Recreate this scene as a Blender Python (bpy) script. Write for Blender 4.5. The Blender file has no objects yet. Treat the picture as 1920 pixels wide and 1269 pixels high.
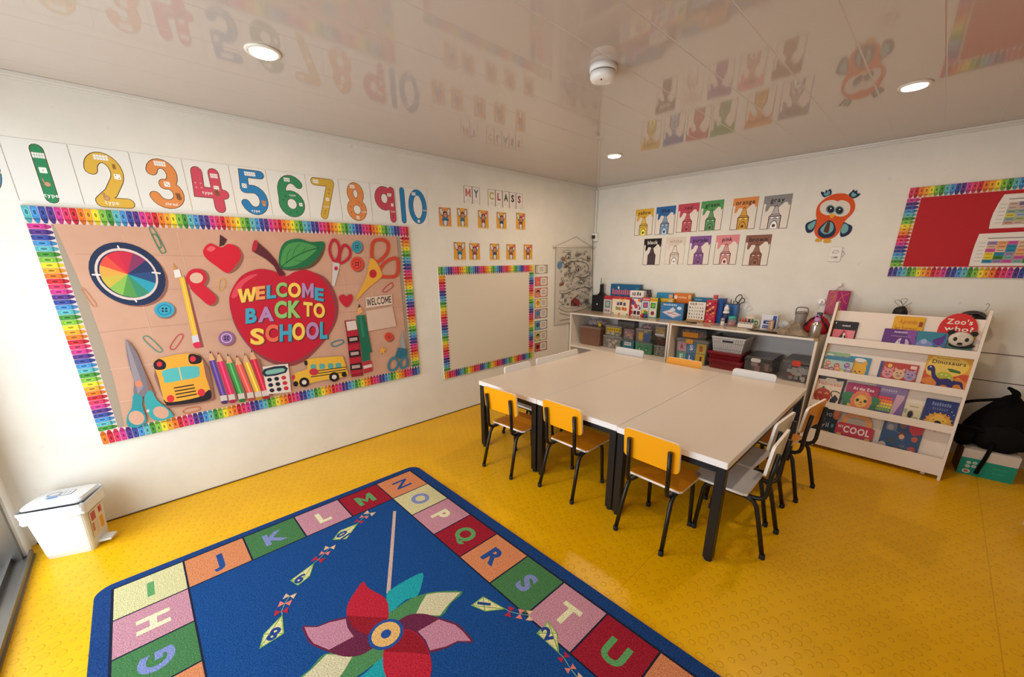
import bpy, bmesh, math, random
from mathutils import Vector, Matrix
random.seed(7)
S = bpy.context.scene
COL = S.collection
PI = math.pi
# ------------------------------------------------------------------ camera
F, YAW, PITCH, ROLL = 734.549, 0.814575, -0.298941, -0.009112
CAM = Vector((3.18149, -4.49606, 1.5))
CXP, CYP = 960.0, 715.0
_f = Vector((-math.sin(YAW)*math.cos(PITCH), math.cos(YAW)*math.cos(PITCH), math.sin(PITCH)))
_r = Vector((math.cos(YAW), math.sin(YAW), 0)); _u = _r.cross(_f)
RT = _r*math.cos(ROLL)+_u*math.sin(ROLL); UP = -_r*math.sin(ROLL)+_u*math.cos(ROLL); FW = _f
cd = bpy.data.cameras.new('camera'); cam = bpy.data.objects.new('camera', cd); COL.objects.link(cam)
M = Matrix((RT, UP, -FW)).transposed().to_4x4(); M.translation = CAM
cam.matrix_world = M
cd.sensor_fit = 'HORIZONTAL'; cd.sensor_width = 36; cd.lens = F/1920*36
cd.shift_y = (CYP-634.5)/1920; cd.clip_start = .02
S.camera = cam
# ------------------------------------------------------------------ light
S.view_settings.view_transform = 'Standard'; S.view_settings.look = 'None'
S.view_settings.gamma = 1; S.view_settings.exposure = 0.0; S.view_settings.use_curve_mapping = False
w = bpy.data.worlds.new('sky'); S.world = w; w.use_nodes = True
w.node_tree.nodes['Background'].inputs[0].default_value = (.75, .85, 1, 1)
w.node_tree.nodes['Background'].inputs[1].default_value = 1.0
def area(name, loc, rot, sx, sy, power, color, spread=180):
    l = bpy.data.lights.new(name, 'AREA'); l.shape = 'RECTANGLE'; l.size = sx; l.size_y = sy
    l.energy = power; l.color = color; l.spread = math.radians(spread)
    o = bpy.data.objects.new(name, l); COL.objects.link(o); o.location = loc; o.rotation_euler = rot
    return o
# daylight entering through the open sliding door behind the camera
area('daylight', (1.15, -5.62, 1.05), (PI/2, 0, 0), 2.1, 2.0, 82, (.86, .94, 1.0))
LAMPS = [(1.003, -3.879), (2.885, -1.295), (1.037, -1.236), (2.885, -3.879)]
LAMP_W = 8.5; LAMP_C = (1.0, .80, .58)
# ------------------------------------------------------------------ pixel -> plane helpers
def ray(px, py): return FW + RT*((px-CXP)/F) - UP*((py-CYP)/F)
def hit(px, py, ax, v):
    d = ray(px, py); return CAM + d*((v-CAM[ax])/d[ax])
def LWp(px, py): return hit(px, py, 0, 0.0)
def BWp(px, py): return hit(px, py, 1, 0.0)
def crop(ox, oy, sc, base):
    return lambda x, y: base(ox+x/sc, oy+y/sc)
# ------------------------------------------------------------------ materials
def lin(c): return c/12.92 if c <= .04045 else ((c+.055)/1.055)**2.4
def rgb(h):
    if isinstance(h, str):
        h = h.lstrip('#'); return tuple(lin(int(h[i:i+2], 16)/255) for i in (0, 2, 4))
    return h
MC = {}
def paint(h, rough=.55, metal=0, spec=.5, var=0, alpha=1, coat=0, scale=60):
    key = (h, rough, metal, spec, var, alpha, coat, scale)
    if key in MC: return MC[key]
    m = bpy.data.materials.new('paint'); m.use_nodes = True; nt = m.node_tree; b = nt.nodes['Principled BSDF']
    c = rgb(h); b.inputs['Base Color'].default_value = (*c, 1)
    b.inputs['Roughness'].default_value = rough; b.inputs['Metallic'].default_value = metal
    b.inputs['Specular IOR Level'].default_value = spec; b.inputs['Alpha'].default_value = alpha
    b.inputs['Coat Weight'].default_value = coat
    if var:
        t = nt.nodes.new('ShaderNodeTexCoord'); n = nt.nodes.new('ShaderNodeTexNoise'); n.inputs['Scale'].default_value = scale
        n.inputs['Detail'].default_value = 4
        r = nt.nodes.new('ShaderNodeMapRange'); r.inputs[1].default_value = .3; r.inputs[2].default_value = .7
        r.inputs[3].default_value = 1-var; r.inputs[4].default_value = 1+var
        h2 = nt.nodes.new('ShaderNodeHueSaturation'); h2.inputs['Color'].default_value = (*c, 1)
        nt.links.new(t.outputs['Object'], n.inputs['Vector']); nt.links.new(n.outputs['Fac'], r.inputs[0])
        nt.links.new(r.outputs[0], h2.inputs['Value']); nt.links.new(h2.outputs[0], b.inputs['Base Color'])
        bp = nt.nodes.new('ShaderNodeBump'); bp.inputs['Strength'].default_value = .15; bp.inputs['Distance'].default_value = .002
        nt.links.new(n.outputs['Fac'], bp.inputs['Height']); nt.links.new(bp.outputs[0], b.inputs['Normal'])
    MC[key] = m; return m
def P(h): return paint(h, .6, 0, .3)          # printed paper / card
def pile(h):                                   # cut-pile carpet
    key = ('pile', h)
    if key in MC: return MC[key]
    m = bpy.data.materials.new('pile'); m.use_nodes = True; nt = m.node_tree; b = nt.nodes['Principled BSDF']
    c = rgb(h); b.inputs['Roughness'].default_value = .95; b.inputs['Specular IOR Level'].default_value = .1
    t = nt.nodes.new('ShaderNodeTexCoord'); n = nt.nodes.new('ShaderNodeTexNoise'); n.inputs['Scale'].default_value = 190
    n.inputs['Detail'].default_value = 3; n.inputs['Roughness'].default_value = .7
    g = nt.nodes.new('ShaderNodeNewGeometry')
    r = nt.nodes.new('ShaderNodeValToRGB'); r.color_ramp.elements[0].position = .33; r.color_ramp.elements[1].position = .68
    r.color_ramp.elements[0].color = (*[x*.55 for x in c], 1); r.color_ramp.elements[1].color = (*[min(1, x*1.35+.012) for x in c], 1)
    bp = nt.nodes.new('ShaderNodeBump'); bp.inputs['Strength'].default_value = .8; bp.inputs['Distance'].default_value = .004
    nt.links.new(g.outputs['Position'], n.inputs['Vector']); nt.links.new(n.outputs['Fac'], r.inputs[0]); nt.links.new(r.outputs[0], b.inputs['Base Color'])
    nt.links.new(n.outputs['Fac'], bp.inputs['Height']); nt.links.new(bp.outputs[0], b.inputs['Normal'])
    MC[key] = m; return m
def clear(h='#ffffff', a=.25, rough=.1):       # clear plastic: part see-through, part gloss
    key = ('clear', h, a, rough)
    if key in MC: return MC[key]
    m = bpy.data.materials.new('clear_plastic'); m.use_nodes = True; nt = m.node_tree; b = nt.nodes['Principled BSDF']
    b.inputs['Base Color'].default_value = (*rgb(h), 1); b.inputs['Roughness'].default_value = rough
    o = nt.nodes['Material Output']; tr = nt.nodes.new('ShaderNodeBsdfTransparent'); tr.inputs[0].default_value = (*[min(1, .55+.45*x) for x in rgb(h)], 1)
    mx = nt.nodes.new('ShaderNodeMixShader'); mx.inputs[0].default_value = a
    nt.links.new(tr.outputs[0], mx.inputs[1]); nt.links.new(b.outputs[0], mx.inputs[2]); nt.links.new(mx.outputs[0], o.inputs[0])
    MC[key] = m; return m
def emit(h, s):
    m = bpy.data.materials.new('lamp_glow'); m.use_nodes = True; nt = m.node_tree
    e = nt.nodes.new('ShaderNodeEmission'); e.inputs[0].default_value = (*rgb(h), 1); e.inputs[1].default_value = s
    nt.links.new(e.outputs[0], nt.nodes['Material Output'].inputs[0]); return m
# ------------------------------------------------------------------ mesh builder
class MB:
    def __init__(s): s.v = []; s.f = []; s.m = []; s.mats = []; s.sm = []
    def mi(s, m):
        if m not in s.mats: s.mats.append(m)
        return s.mats.index(m)
    def add(s, vs, fs, m, smooth=False):
        o = len(s.v); s.v += [tuple(v) for v in vs]; i = s.mi(m)
        for f in fs: s.f.append([o+k for k in f]); s.m.append(i); s.sm.append(smooth)
        return s
    def box(s, x0, x1, y0, y1, z0, z1, m, tx=1, ty=1):
        cx, cy = (x0+x1)/2, (y0+y1)/2; hx, hy = (x1-x0)/2, (y1-y0)/2
        vs = [(cx+a*hx, cy+b*hy, z0) for a, b in ((-1, -1), (1, -1), (1, 1), (-1, 1))] + [(cx+a*hx*tx, cy+b*hy*ty, z1) for a, b in ((-1, -1), (1, -1), (1, 1), (-1, 1))]
        return s.add(vs, [(3, 2, 1, 0), (4, 5, 6, 7), (0, 1, 5, 4), (1, 2, 6, 5), (2, 3, 7, 6), (3, 0, 4, 7)], m)
    def tube(s, pts, r, m, n=10, caps=True):
        pts = [Vector(p) for p in pts]; N = len(pts); rr = r if isinstance(r, (list, tuple)) else [r]*N
        T = []
        for i in range(N):
            a = pts[max(i-1, 0)]; b = pts[min(i+1, N-1)]; T.append((b-a).normalized())
        up = Vector((0, 0, 1)) if abs(T[0].z) < .9 else Vector((1, 0, 0))
        nrm = T[0].cross(up).normalized(); vs = []
        for i in range(N):
            nrm = (nrm - T[i]*nrm.dot(T[i])).normalized(); bn = T[i].cross(nrm)
            for k in range(n):
                a = 2*PI*k/n; vs.append(pts[i]+(nrm*math.cos(a)+bn*math.sin(a))*rr[i])
        fs = [(i*n+k, i*n+(k+1) % n, (i+1)*n+(k+1) % n, (i+1)*n+k) for i in range(N-1) for k in range(n)]
        s.add(vs, fs, m, True)
        if caps: s.add(vs[:n], [tuple(range(n-1, -1, -1))], m); s.add(vs[-n:], [tuple(range(n))], m)
        return s
    def lathe(s, prof, m, c=(0, 0, 0), n=24, sx=1, sy=1, smooth=True):
        vs = []; c = Vector(c)
        for r, z in prof:
            for k in range(n):
                a = 2*PI*k/n; vs.append((c.x+r*sx*math.cos(a), c.y+r*sy*math.sin(a), c.z+z))
        L = len(prof)
        fs = [(i*n+k, i*n+(k+1) % n, (i+1)*n+(k+1) % n, (i+1)*n+k) for i in range(L-1) for k in range(n)]
        s.add(vs, fs, m, smooth)
        if prof[0][0] > 0: s.add(vs[:n], [tuple(range(n-1, -1, -1))], m)
        if prof[-1][0] > 0: s.add(vs[-n:], [tuple(range(n))], m)
        return s
    def prism(s, poly, z0, z1, m, side=None, fn=None):   # extrude a 2-D outline
        fn = fn or (lambda x, y, z: (x, y, z)); n = len(poly)
        vs = [fn(x, y, z0) for x, y in poly]+[fn(x, y, z1) for x, y in poly]
        s.add(vs, [tuple(range(n-1, -1, -1)), tuple(range(n, 2*n))], m)
        s.add(vs, [(k, (k+1) % n, n+(k+1) % n, n+k) for k in range(n)], side or m)
        return s
    def blob(s, c, r, m, n=16, k=10, fn=None):
        vs = []; fs = []
        for i in range(k+1):
            t = PI*i/k
            for j in range(n):
                a = 2*PI*j/n; v = Vector((math.sin(t)*math.cos(a), math.sin(t)*math.sin(a), math.cos(t)))
                q = fn(v) if fn else v
                vs.append((c[0]+q[0]*r[0], c[1]+q[1]*r[1], c[2]+q[2]*r[2]))
        for i in range(k):
            for j in range(n): fs.append((i*n+j, (i+1)*n+j, (i+1)*n+(j+1) % n, i*n+(j+1) % n))
        return s.add(vs, fs, m, True)
    def build(s, name, parent=None, loc=None, bevel=0, rz=0, sub=0):
        me = bpy.data.meshes.new(name); me.from_pydata(s.v, [], s.f)
        for m in s.mats: me.materials.append(m)
        for i, p in enumerate(me.polygons): p.material_index = s.m[i]; p.use_smooth = s.sm[i]
        me.update()
        bm = bmesh.new(); bm.from_mesh(me); bmesh.ops.remove_doubles(bm, verts=bm.verts, dist=1e-6) if s.v and len(s.v) < 4000 and not getattr(s, 'flat', 0) else None
        bm.to_mesh(me); bm.free()
        o = bpy.data.objects.new(name, me); COL.objects.link(o)
        if parent: o.parent = parent
        if loc: o.location = loc
        if rz: o.rotation_euler = (0, 0, rz)
        if bevel:
            b = o.modifiers.new('bevel', 'BEVEL'); b.width = bevel; b.segments = 2; b.limit_method = 'ANGLE'; b.angle_limit = .7
        if sub:
            b = o.modifiers.new('smooth', 'SUBSURF'); b.levels = sub; b.render_levels = sub
        return o
def tag(o, label=None, cat=None, group=None, kind=None):
    if label: o['label'] = label
    if cat: o['category'] = cat
    if group: o['group'] = group
    if kind: o['kind'] = kind
    return o
def thing(name, label, cat, loc=(0, 0, 0), rz=0, group=None):
    o = bpy.data.objects.new(name, None); COL.objects.link(o); o.empty_display_size = .05
    o.location = loc; o.rotation_euler = (0, 0, rz); return tag(o, label, cat, group)
def struct(name, mb, label=None, bevel=0):
    o = mb.build(name, bevel=bevel); o['kind'] = 'structure'
    if label: o['label'] = label
    return o
def dup(root, loc, rz, label, group=None):
    r = root.copy(); COL.objects.link(r); r.location = loc; r.rotation_euler = (0, 0, rz); r['label'] = label
    if group: r['group'] = group
    for ch in list(root.children):
        c = ch.copy(); COL.objects.link(c); c.parent = r
        for g in list(ch.children):
            d = g.copy(); COL.objects.link(d); d.parent = c
    return r
def rrect(x0, x1, y0, y1, r, n=5):
    out = []
    for cx, cy, a0 in ((x1-r, y1-r, 0), (x0+r, y1-r, PI/2), (x0+r, y0+r, PI), (x1-r, y0+r, 1.5*PI)):
        for k in range(n+1):
            a = a0+PI/2*k/n; out.append((cx+r*math.cos(a), cy+r*math.sin(a)))
    return out
def sm(pts, closed=True, n=5):                 # Catmull-Rom smoothing of an outline
    N = len(pts); out = []
    rng = range(N) if closed else range(N-1)
    for i in rng:
        g = (lambda k: pts[k % N]) if closed else (lambda k: pts[min(max(k, 0), N-1)])
        p0, p1, p2, p3 = g(i-1), g(i), g(i+1), g(i+2)
        for k in range(n):
            t = k/n
            out.append(tuple(.5*((2*p1[j])+(-p0[j]+p2[j])*t+(2*p0[j]-5*p1[j]+4*p2[j]-p3[j])*t*t+(-p0[j]+3*p1[j]-3*p2[j]+p3[j])*t**3) for j in range(len(p1))))
    if not closed: out.append(tuple(pts[-1]))
    return out
# ------------------------------------------------------------------ lettering (built-in font turned into flat polygons)
CH = 'ABCDEFGHIJKLMNOPQRSTUVWXYZabcdefghijklmnopqrstuvwxyz0123456789?!.\'+-'
GLY = {}
def make_glyphs():
    made = []
    for bold in (0, 1, 2):
        for c in CH:
            cu = bpy.data.curves.new('g', 'FONT'); cu.body = c; cu.size = 1; cu.offset = (0, .018, .04)[bold] if c not in 'MWNmw' else (0, .014, .02)[bold]; cu.resolution_u = 4
            o = bpy.data.objects.new('g', cu); COL.objects.link(o); made.append((bold, c, o, cu))
    dg = bpy.context.evaluated_depsgraph_get(); dg.update()
    hs = 1
    for bold, c, o, cu in made:
        me = o.evaluated_get(dg).to_mesh()
        vs = [(v.co.x, v.co.y) for v in me.vertices]; fs = [tuple(p.vertices) for p in me.polygons]
        GLY[(bold, c)] = (vs, fs); o.evaluated_get(dg).to_mesh_clear()
    for bold, c, o, cu in made: bpy.data.objects.remove(o); bpy.data.curves.remove(cu)
    for bold in (0, 1, 2):
        ys = [y for x, y in GLY[(bold, 'H')][0]]; b0, h = min(ys), max(ys)-min(ys)
        for c in CH:
            vs, fs = GLY[(bold, c)]; xs = [x for x, y in vs] or [0]; x0 = min(xs)
            GLY[(bold, c)] = ([((x-x0)/h, (y-b0)/h) for x, y in vs], fs, (max(xs)-x0)/h)
make_glyphs()
for _b, _s in ((1, .2), (2, .25)):            # M and W drawn as single clean outlines
    _w = .98; _m = [(0, 0), (_s, 0), (_s, .58), (_w/2, .12), (_w-_s, .58), (_w-_s, 0), (_w, 0), (_w, 1), (_w-_s*.85, 1), (_w/2, .46), (_s*.85, 1), (0, 1)]
    GLY[(_b, 'M')] = (_m, [tuple(range(12))], _w)
    _w = 1.25; _m = [(0, 1), (_s*1.05, 1), (.36, .34), (_w/2-_s*.42, .95), (_w/2+_s*.42, .95), (_w-.36, .34), (_w-_s*1.05, 1), (_w, 1), (_w-.26, 0), (_w-.26-_s*.95, 0), (_w/2, .62), (.26+_s*.95, 0), (.26, 0)]
    GLY[(_b, 'W')] = (_m, [tuple(range(13))], _w)
def layout(txt, bold=1, gap=.14):
    out = []; x = 0
    for c in txt:
        if c == ' ': x += .4; continue
        vs, fs, wd = GLY[(bold, c)]; out.append((x, vs, fs)); x += wd+gap
    return out, max(x-gap, .01)
# ------------------------------------------------------------------ flat printed artwork on a plane
STEP = 4e-5
class Art:
    def __init__(s, fn, n, org=(0, 0, 0), base=0.0, step=STEP):
        s.step = step
        s.fn = fn; s.n = Vector(n); s.org = Vector(org); s.mb = MB(); s.mb.flat = 1; s.k = 0; s.base = base; s.mk = P
    def pt(s, p, k): return Vector(s.fn(p[0], p[1]))+s.n*(s.base+k*s.step)-s.org
    def nx(s, k):
        if k is None: s.k += 1; return s.k
        s.k = max(s.k, k); return k
    def mat(s, c): return s.mk(c) if isinstance(c, str) else c
    def poly(s, pts, c, k=None):
        k = s.nx(k); s.mb.add([s.pt(p, k) for p in pts], [tuple(range(len(pts)))], s.mat(c)); return s
    def rect(s, x0, y0, x1, y1, c, k=None): return s.poly([(x0, y0), (x1, y0), (x1, y1), (x0, y1)], c, k)
    def rr(s, x0, y0, x1, y1, r, c, k=None): return s.poly(rrect(min(x0, x1), max(x0, x1), min(y0, y1), max(y0, y1), r, 3), c, k)
    def ell(s, cx, cy, rx, ry, c, rot=0, k=None, n=20):
        co, si = math.cos(rot), math.sin(rot)
        return s.poly([(cx+rx*math.cos(a)*co-ry*math.sin(a)*si, cy+rx*math.cos(a)*si+ry*math.sin(a)*co) for a in (2*PI*i/n for i in range(n))], c, k)
    def pie(s, cx, cy, rx, ry, a0, a1, c, rot=0, k=None, n=8):
        co, si = math.cos(rot), math.sin(rot); q = [(0, 0)]+[(rx*math.cos(a0+(a1-a0)*i/n), ry*math.sin(a0+(a1-a0)*i/n)) for i in range(n+1)]
        return s.poly([(cx+x*co-y*si, cy+x*si+y*co) for x, y in q], c, k)
    def line(s, pts, wd, c, closed=False, caps=True, k=None, smooth=0):
        k = s.nx(k)
        if smooth: pts = sm(pts, closed, smooth)
        pts = [Vector((p[0], p[1])) for p in pts]; N = len(pts); L = []; R = []
        for i in range(N):
            a = pts[i-1] if (closed or i) else pts[0]; b = pts[(i+1) % N] if (closed or i < N-1) else pts[-1]
            t = b-a
            if t.length < 1e-9: t = Vector((1, 0))
            t.normalize(); nn = Vector((-t.y, t.x))
            if 0 < i < N-1 or closed:
                t1 = (pts[i]-pts[i-1]); 
                if t1.length > 1e-9:
                    t1.normalize(); n1 = Vector((-t1.y, t1.x)); dd = max(.5, nn.dot(n1)); nn = nn/dd
            L.append(pts[i]+nn*wd/2); R.append(pts[i]-nn*wd/2)
        fs = [(i, (i+1) % N, N+(i+1) % N, N+i) for i in range(N if closed else N-1)]
        s.mb.add([s.pt(p, k) for p in L+R], fs, s.mat(c))
        if caps and not closed:
            for e, dk in ((pts[0], .25), (pts[-1], .45)): s.ell(e.x, e.y, wd/2, wd/2, c, k=k+dk, n=12)
        return s
    def text(s, txt, p0, p1, up, c, bold=1, k=None, gap=.14, out=None, ow=0):
        """txt spans the baseline p0 -> p1; up is the cap-height vector"""
        k = s.nx(k); lay, wd = layout(txt, bold, gap)
        ex = ((p1[0]-p0[0])/wd, (p1[1]-p0[1])/wd); ey = up
        for x, vs, fs in lay:
            s.mb.add([s.pt((p0[0]+(x+a)*ex[0]+b*ey[0], p0[1]+(x+a)*ex[1]+b*ey[1]), k) for a, b in vs], fs, s.mat(c))
        return s
    def ctext(s, txt, cx, cy, h, c, bold=1, maxw=None, dirx=1, k=None, gap=.14):
        """centred on (cx, cy) in metric art space (y up)"""
        lay, wd = layout(txt, bold, gap); wd = wd*h
        if maxw and wd > maxw: wd = maxw
        return s.text(txt, (cx-dirx*wd/2, cy-h/2), (cx+dirx*wd/2, cy-h/2), (0, h), c, bold, k, gap)
    def build(s, name, parent=None): return s.mb.build(name, parent, loc=None if parent else tuple(s.org))
# ------------------------------------------------------------------ the room
H = 2.36; RX = 5.0; FY = -5.2
def nodes(name):
    m = bpy.data.materials.new(name); m.use_nodes = True; nt = m.node_tree
    return m, nt, nt.nodes['Principled BSDF'], nt.nodes.new('ShaderNodeNewGeometry')
def math_(nt, op, a, b=None, c=None):
    n = nt.nodes.new('ShaderNodeMath'); n.operation = op
    for i, v in enumerate((a, b, c)):
        if v is None: continue
        if isinstance(v, (int, float)): n.inputs[i].default_value = v
        else: nt.links.new(v, n.inputs[i])
    return n.outputs[0]
def wall_material():
    m, nt, b, g = nodes('painted_wall')
    n = nt.nodes.new('ShaderNodeTexNoise'); n.inputs['Scale'].default_value = 3.5; n.inputs['Detail'].default_value = 8; n.inputs['Roughness'].default_value = .65
    nt.links.new(g.outputs['Position'], n.inputs['Vector'])
    r = nt.nodes.new('ShaderNodeValToRGB'); r.color_ramp.elements[0].position = .25; r.color_ramp.elements[1].position = .75
    r.color_ramp.elements[0].color = (*rgb('#e0dcd2'), 1); r.color_ramp.elements[1].color = (*rgb('#ece8e0'), 1)
    nt.links.new(n.outputs['Fac'], r.inputs[0])
    # scuffs low on the wall
    n2 = nt.nodes.new('ShaderNodeTexNoise'); n2.inputs['Scale'].default_value = 14; n2.inputs['Detail'].default_value = 5
    nt.links.new(g.outputs['Position'], n2.inputs['Vector'])
    s1 = nt.nodes.new('ShaderNodeMapRange'); s1.inputs[1].default_value = .68; s1.inputs[2].default_value = .76; nt.links.new(n2.outputs['Fac'], s1.inputs[0])
    mx = nt.nodes.new('ShaderNodeMix'); mx.data_type = 'RGBA'; mx.inputs[7].default_value = (*rgb('#b9b1a4'), 1)
    f = math_(nt, 'MULTIPLY', s1.outputs[0], .35); nt.links.new(f, mx.inputs[0]); nt.links.new(r.outputs[0], mx.inputs[6]); nt.links.new(mx.outputs[2], b.inputs['Base Color'])
    b.inputs['Roughness'].default_value = .62; b.inputs['Specular IOR Level'].default_value = .3
    bp = nt.nodes.new('ShaderNodeBump'); bp.inputs['Strength'].default_value = .25; bp.inputs['Distance'].default_value = .006
    nt.links.new(n.outputs['Fac'], bp.inputs['Height']); nt.links.new(bp.outputs[0], b.inputs['Normal'])
    return m
def ceiling_material():
    m, nt, b, g = nodes('glossy_ceiling_panels')
    sx = nt.nodes.new('ShaderNodeSeparateXYZ'); nt.links.new(g.outputs['Position'], sx.inputs[0])
    x = math_(nt, 'DIVIDE', math_(nt, 'SUBTRACT', sx.outputs[0], 2.225-.2575*20), .2575)
    fr = math_(nt, 'FRACT', x); d = math_(nt, 'MINIMUM', fr, math_(nt, 'SUBTRACT', 1.0, fr))
    mr = nt.nodes.new('ShaderNodeMapRange'); mr.inputs[1].default_value = 0; mr.inputs[2].default_value = .014; mr.interpolation_type = 'SMOOTHSTEP'
    nt.links.new(d, mr.inputs[0])
    n = nt.nodes.new('ShaderNodeTexNoise'); n.inputs['Scale'].default_value = 1.1; n.inputs['Detail'].default_value = 2
    nt.links.new(g.outputs['Position'], n.inputs['Vector'])
    hh = math_(nt, 'ADD', math_(nt, 'MULTIPLY', mr.outputs[0], .0006), math_(nt, 'MULTIPLY', n.outputs['Fac'], .004))
    bp = nt.nodes.new('ShaderNodeBump'); bp.inputs['Strength'].default_value = 1; bp.inputs['Distance'].default_value = 1
    nt.links.new(hh, bp.inputs['Height']); nt.links.new(bp.outputs[0], b.inputs['Normal'])
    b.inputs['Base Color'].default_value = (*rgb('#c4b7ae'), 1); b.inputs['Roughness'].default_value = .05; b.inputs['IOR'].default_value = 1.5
    return m
def floor_material():
    m, nt, b, g = nodes('yellow_studded_rubber')
    def studs(scale, off, rmin, rmax):
        v = nt.nodes.new('ShaderNodeTexVoronoi'); v.voronoi_dimensions = '2D'; v.inputs['Scale'].default_value = scale; v.inputs['Randomness'].default_value = .32
        mp = nt.nodes.new('ShaderNodeMapping'); mp.inputs['Location'].default_value = off; mp.inputs['Rotation'].default_value = (0, 0, .5)
        nt.links.new(g.outputs['Position'], mp.inputs[0]); nt.links.new(mp.outputs[0], v.inputs['Vector'])
        sp = nt.nodes.new('ShaderNodeSeparateColor'); nt.links.new(v.outputs['Color'], sp.inputs[0])
        rad = math_(nt, 'MULTIPLY_ADD', sp.outputs[0], rmax-rmin, rmin)
        dist = math_(nt, 'SUBTRACT', v.outputs['Distance'], rad)
        up = nt.nodes.new('ShaderNodeMapRange'); up.interpolation_type = 'SMOOTHSTEP'; up.inputs[1].default_value = .04; up.inputs[2].default_value = -.04
        nt.links.new(dist, up.inputs[0])
        rg = nt.nodes.new('ShaderNodeMapRange'); rg.interpolation_type = 'SMOOTHSTEP'; rg.inputs[1].default_value = .035; rg.inputs[2].default_value = .01
        nt.links.new(math_(nt, 'ABSOLUTE', dist), rg.inputs[0]); return up.outputs[0], rg.outputs[0]
    u1, r1 = studs(19.0, (0, 0, 0), .14, .36)
    n = nt.nodes.new('ShaderNodeTexNoise'); n.inputs['Scale'].default_value = 2.2; n.inputs['Detail'].default_value = 6; nt.links.new(g.outputs['Position'], n.inputs['Vector'])
    r = nt.nodes.new('ShaderNodeValToRGB'); r.color_ramp.elements[0].position = .3; r.color_ramp.elements[1].position = .75
    r.color_ramp.elements[0].color = (*rgb('#dca400'), 1); r.color_ramp.elements[1].color = (*rgb('#e8b204'), 1); nt.links.new(n.outputs['Fac'], r.inputs[0])
    mx = nt.nodes.new('ShaderNodeMix'); mx.data_type = 'RGBA'; mx.inputs[7].default_value = (*rgb('#a86c00'), 1)
    # darker colour on the stud rims and along the tile joint
    sx = nt.nodes.new('ShaderNodeSeparateXYZ'); nt.links.new(g.outputs['Position'], sx.inputs[0])
    fx = math_(nt, 'FRACT', math_(nt, 'ADD', math_(nt, 'DIVIDE', sx.outputs[0], 1.22), .0)); dj = math_(nt, 'MINIMUM', fx, math_(nt, 'SUBTRACT', 1.0, fx))
    jn = math_(nt, 'LESS_THAN', dj, .0016)
    gr = math_(nt, 'MAXIMUM', math_(nt, 'MULTIPLY', r1, .6), math_(nt, 'MULTIPLY', jn, .45))
    nt.links.new(gr, mx.inputs[0]); nt.links.new(r.outputs[0], mx.inputs[6]); nt.links.new(mx.outputs[2], b.inputs['Base Color'])
    b.inputs['Roughness'].default_value = .33; b.inputs['Specular IOR Level'].default_value = .24
    bp = nt.nodes.new('ShaderNodeBump'); bp.inputs['Strength'].default_value = .35; bp.inputs['Distance'].default_value = .0012
    nt.links.new(u1, bp.inputs['Height']); nt.links.new(bp.outputs[0], b.inputs['Normal'])
    return m
MW = wall_material(); MTRIM = paint('#d6d1c8', .35); MALU = paint('#77736e', .35, .8)
fl = MB(); fl.box(-.1, RX+.1, FY-1.4, .1, -.1, 0, floor_material()); struct('floor', fl)
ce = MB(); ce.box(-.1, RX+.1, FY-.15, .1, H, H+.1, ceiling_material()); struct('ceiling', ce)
a = MB(); a.box(-.1, 0, FY-1.4, .1, 0, H, MW); struct('wall_left', a)
a = MB(); a.box(0, RX, 0, .1, 0, H, MW)
for z in (.817, .613): a.box(3.0, RX, -.0012, .001, z-.0035, z+.0035, paint('#6f675c', .8))
struct('wall_back', a)
a = MB(); a.box(RX, RX+.1, FY, .1, 0, H, MW); struct('wall_right', a)
a = MB(); a.box(0, .125, FY-.15, FY, 0, H, MW); a.box(.125, 3.25, FY-.15, FY, 2.08, H, MW); a.box(3.25, RX, FY-.15, FY, 0, H, MW); struct('wall_front', a)
# ceiling coving
def coving(name, along, L0, L1):
    prof = [(0, 0), (.004, 0), (.006, .006), (.014, .008), (.016, .016), (.026, .018), (.03, .032), (0, .032)]
    mb = MB(); fn = (lambda d, z, t: (d, t, 2.327+z)) if along == 'y' else (lambda d, z, t: (t, -d, 2.327+z))
    mb.prism(prof, L0, L1, MTRIM, fn=fn); struct(name, mb)
coving('trim_1', 'y', FY, 0); coving('trim_2', 'x', 0, RX)
# worn dark joint where the left wall meets the floor
a = MB(); a.box(0, .006, FY+.02, -.02, 0, .007, paint('#5a3f22', .9)); struct('trim_3', a)
# sliding door: sill rails and one aluminium panel pushed aside behind the photographer
d = MB()
d.box(.125, 3.25, FY-.15, FY+.03, 0, .012, MALU); 
for y in (FY+.02, FY-.05, FY-.12): d.box(.125, 3.25, y-.006, y+.006, .012, .04, MALU)
d.box(.125, .16, FY-.14, FY-.01, .012, 2.08, MALU); d.box(3.215, 3.25, FY-.14, FY-.01, .012, 2.08, MALU); d.box(.125, 3.25, FY-.14, FY-.01, 2.045, 2.08, MALU)
dr = d.build('door_1'); dr['kind'] = 'structure'
a = MB(); X0, X1, Yp = .62, 1.72, FY-.105
for q in ((X0, X0+.05, .04, 2.04), (X1-.05, X1, .04, 2.04), (X0+.05, X1-.05, .04, .11), (X0+.05, X1-.05, 1.98, 2.04)): a.box(q[0], q[1], Yp-.018, Yp+.018, q[2], q[3], MALU)
pn = a.build('door_panel', dr)
a = MB(); a.box(X0+.05, X1-.05, Yp-.003, Yp+.003, .11, 1.98, clear('#f4fbf8', .08, .02)); a.build('pane', pn)
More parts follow.
